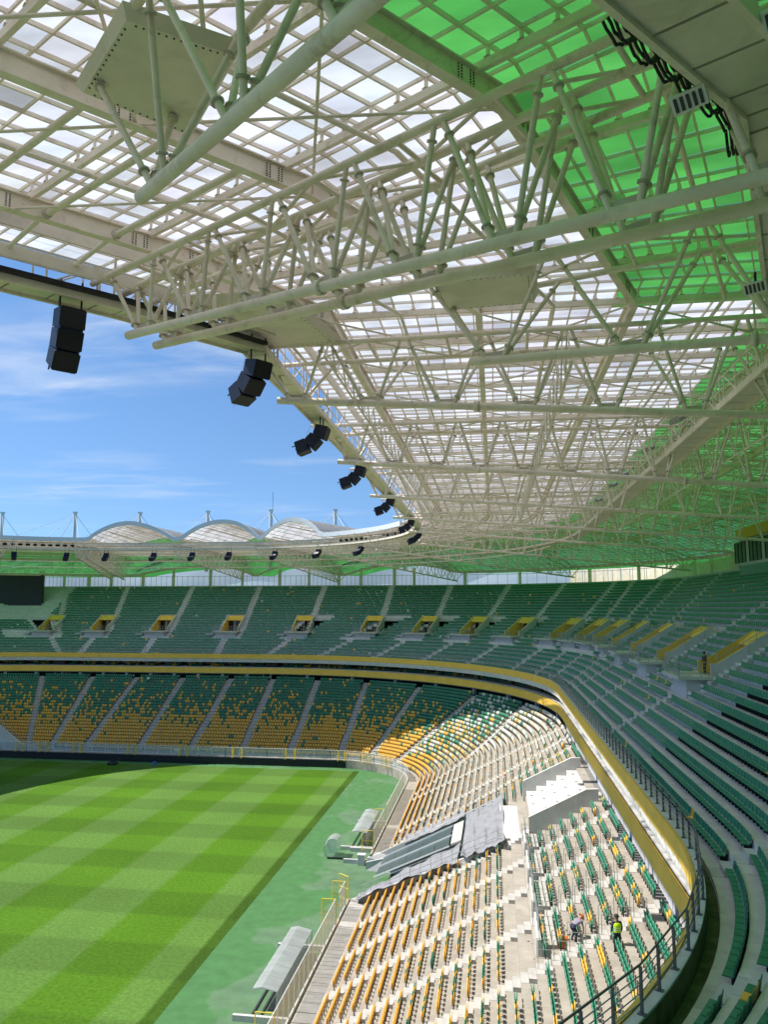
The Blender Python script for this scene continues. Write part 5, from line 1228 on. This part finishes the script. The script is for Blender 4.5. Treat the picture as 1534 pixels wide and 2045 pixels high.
# ------------------------------------------------------------------ people
def person(loc, yaw, lab, top, trousers, pose='stand', helmet=None, vest=None, scale=1.0):
    J = {'pel': (0, 0, .95), 'sp1': (0, 0, 1.12), 'sp2': (0, 0, 1.33), 'nk': (0, 0, 1.48), 'hd': (0, .02, 1.60), 'ht': (0, .02, 1.72),
         'lh': (.10, 0, .90), 'lk': (.11, .03, .50), 'la': (.11, -.01, .09), 'lt': (.12, .15, .04), 'rh': (-.10, 0, .90), 'rk': (-.12, .06, .50), 'ra': (-.13, .0, .09), 'rt': (-.14, .16, .04),
         'ls': (.19, 0, 1.40), 'le': (.25, .02, 1.12), 'lw': (.24, .16, .92), 'lf': (.23, .22, .85), 'rs': (-.19, 0, 1.40), 're': (-.25, .02, 1.12), 'rw': (-.23, .18, .93), 'rr': (-.22, .24, .86)}
    if pose == 'bend':
        def bend(p):
            x_, y_, z_ = p; d = z_ - .95; a = math.radians(62); return (x_, math.sin(a) * d + math.cos(a) * y_, .80 + math.cos(a) * d - .3 * y_ * 0)
        for k in ('sp1', 'sp2', 'nk', 'hd', 'ht', 'ls', 'rs'): J[k] = bend(J[k])
        J['pel'] = (0, -.02, .80); J['lh'] = (.10, -.02, .76); J['rh'] = (-.10, -.02, .76); J['lk'] = (.12, .16, .44); J['rk'] = (-.12, .18, .44)
        J['le'] = (.24, .50, .72); J['lw'] = (.18, .55, .45); J['lf'] = (.16, .57, .36); J['re'] = (-.24, .50, .72); J['rw'] = (-.18, .56, .45); J['rr'] = (-.16, .58, .36)
    Rr = {'pel': .15, 'sp1': .135, 'sp2': .165, 'nk': .065, 'hd': .10, 'ht': .075, 'lh': .095, 'lk': .065, 'la': .045, 'lt': .04, 'rh': .095, 'rk': .065, 'ra': .045, 'rt': .04, 'ls': .07, 'le': .048, 'lw': .036, 'lf': .04, 'rs': .07, 're': .048, 'rw': .036, 'rr': .04}
    Ed = [('pel', 'sp1'), ('sp1', 'sp2'), ('sp2', 'nk'), ('nk', 'hd'), ('hd', 'ht'), ('pel', 'lh'), ('lh', 'lk'), ('lk', 'la'), ('la', 'lt'), ('pel', 'rh'), ('rh', 'rk'), ('rk', 'ra'), ('ra', 'rt'), ('sp2', 'ls'), ('ls', 'le'), ('le', 'lw'), ('lw', 'lf'), ('sp2', 'rs'), ('rs', 're'), ('re', 'rw'), ('rw', 'rr')]
    ks = list(J); me = bpy.data.meshes.new('tmp'); me.from_pydata([J[k] for k in ks], [(ks.index(a), ks.index(c)) for a, c in Ed], [])
    ob = bpy.data.objects.new('tmp', me); COL.objects.link(ob); md = ob.modifiers.new('skin', 'SKIN'); sub = ob.modifiers.new('sub', 'SUBSURF'); sub.levels = 2; sub.render_levels = 2
    lay = me.skin_vertices[0].data
    for i, k in enumerate(ks): lay[i].radius = (Rr[k], Rr[k] * (.8 if k.startswith('sp') or k == 'pel' else 1)); lay[i].use_root = (k == 'pel')
    dg = bpy.context.evaluated_depsgraph_get(); ev = ob.evaluated_get(dg); nm = bpy.data.meshes.new_from_object(ev); bpy.data.objects.remove(ob); nm.name = 'body'
    for x_ in (top, trousers, 'skin', 'black_plastic'): nm.materials.append(MAT[x_])
    A = {k: Vector(J[k]) for k in ks}
    def near_(c, names): return min((c - A[n_]).length for n_ in names)
    for p in nm.polygons:
        c = p.center; d = {0: near_(c, ('sp1', 'sp2', 'ls', 'rs', 'le', 're')), 1: near_(c, ('pel', 'lh', 'rh', 'lk', 'rk')), 2: near_(c, ('hd', 'ht', 'nk', 'lf', 'rr')), 3: near_(c, ('la', 'ra', 'lt', 'rt'))}
        p.material_index = min(d, key=d.get); p.use_smooth = True
    T_ = thing('person', loc, lab, 'person')
    M_ = Matrix.Translation(loc) @ Matrix.Rotation(yaw, 4, 'Z') @ Matrix.Scale(scale, 4)
    link('body', nm, T_, M_)
    hd = A['hd'].lerp(A['ht'], .45); upd = (A['ht'] - A['hd']).normalized()
    q = upd.to_track_quat('Z', 'Y').to_matrix().to_4x4()
    mb = MB(); th_ = np.linspace(0, math.pi / 2, 5); G = np.array([[(.125 * math.cos(a) * math.cos(b_), .14 * math.cos(a) * math.sin(b_), .13 * math.sin(a)) for b_ in np.linspace(0, 2 * math.pi, 13)] for a in th_]); mb.grid(G)
    if helmet: mb.add([(.17 * math.cos(b_), .20 * math.sin(b_), .0) for b_ in np.linspace(0, 2 * math.pi, 12, endpoint=False)], [tuple(range(12))])
    link('helmet' if helmet else 'hair', mb.mesh('cap', [helmet or 'hair'], True), T_, M_ @ Matrix.Translation(hd) @ q)
    if vest:
        a, c = A['pel'].lerp(A['sp1'], .2), A['sp2'].lerp(A['nk'], .55); mb = MB(); ax = (c - a).normalized(); sd = Vector((1, 0, 0)); fw = ax.cross(sd)
        secs = []
        for u, rx, ry in ((0, .19, .155), (.35, .185, .15), (.7, .215, .16), (.9, .19, .14), (1, .12, .10)):
            p = a.lerp(c, u); secs.append([tuple(p + sd * rx * math.cos(b_) + fw * ry * math.sin(b_)) for b_ in np.linspace(0, 2 * math.pi, 14, endpoint=False)])
        mb.grid(np.array(secs), 0, True); link('vest', mb.mesh('vest', [vest], True), T_, M_)
        for u in (.22, .45):
            mb = MB(); secs = []
            for du in (0, .07):
                p = a.lerp(c, u + du); secs.append([tuple(p + sd * .20 * math.cos(b_) + fw * .165 * math.sin(b_)) for b_ in np.linspace(0, 2 * math.pi, 14, endpoint=False)])
            mb.grid(np.array(secs), 0, True); link('reflective_band', mb.mesh('band', ['hi_white'], True), T_, M_)
def on_row(x, y):
    o = x + 11.8 if y >= NCY else math.hypot(x - NCX, y - NCY) - NR0
    return LZ + LRISE * math.floor(max(o, 0) / LD)
person((5.55, 39.3, on_row(5.55, 39.3) + .02), .2, 'worker in yellow-green safety vest standing on the rear rows of the lower tier', 'navy_cloth', 'navy_cloth', vest='hi_vis')
person((3.72, 41.9, on_row(3.72, 41.9) + .25), -.9, 'worker in orange helmet bending over the seats of the lower tier', 'grey_cloth', 'navy_cloth', 'bend', helmet='orange')
person((4.15, 29.9, on_row(4.15, 29.9) + .02), .8, 'worker in dark blue clothes stooping behind the front railing at the bottom', 'navy_cloth', 'navy_cloth', 'bend', helmet='navy_cloth')
c_, nn_, tg_ = frame(28.5, VT[2])
person((c_[0] + tg_[0] * .4, c_[1] + tg_[1] * .4, vz), 1.9, 'person in brown jacket leaning at the nearest yellow exit on the right', 'brown_cloth', 'brown_cloth')
c_, _, _ = frame(17.6, t_at_u(297, 18, 11.7, 4, 7.9)); person((c_[0], c_[1], LZ + LRISE * 22), 2.9, 'small figure in white standing at the top of the far lower tier', 'hi_white', 'navy_cloth')
c_, _, _ = frame(17.6, t_at_u(722, 18, 11.7, 3, 7.9)); person((c_[0], c_[1], LZ + LRISE * 22), 2.9, 'small dark figure at the top of the far lower tier', 'navy_cloth', 'navy_cloth')
# orange bag and debris by the bending worker
bb = MB(); bb.box((3.35, 42.9, on_row(3.35, 42.9) + .3), (.45, .35, .45)); bb.tube((3.35, 42.9, on_row(3.35, 42.9) + .52), (3.35, 42.9, on_row(3.35, 42.9) + .6), .2, 8, r2=.1); tag(bb.build('orange_bag', 'orange'), 'orange sack beside the bending worker', 'sack')
rgd = random.Random(4)
bb = MB()
for i in range(60):
    x_ = 2.8 + rgd.gauss(0, .5); y_ = 44.2 + rgd.gauss(0, .9); bb.box((x_, y_, on_row(x_, y_) + .05), (.12 * rgd.random() + .04, .1, .06), (math.cos(i), math.sin(i), 0), (-math.sin(i), math.cos(i), 0))
tag(bb.build('building_debris', 'concrete_step'), 'scattered rubble and scraps on the rows near the bending worker', 'rubble', kind='stuff')
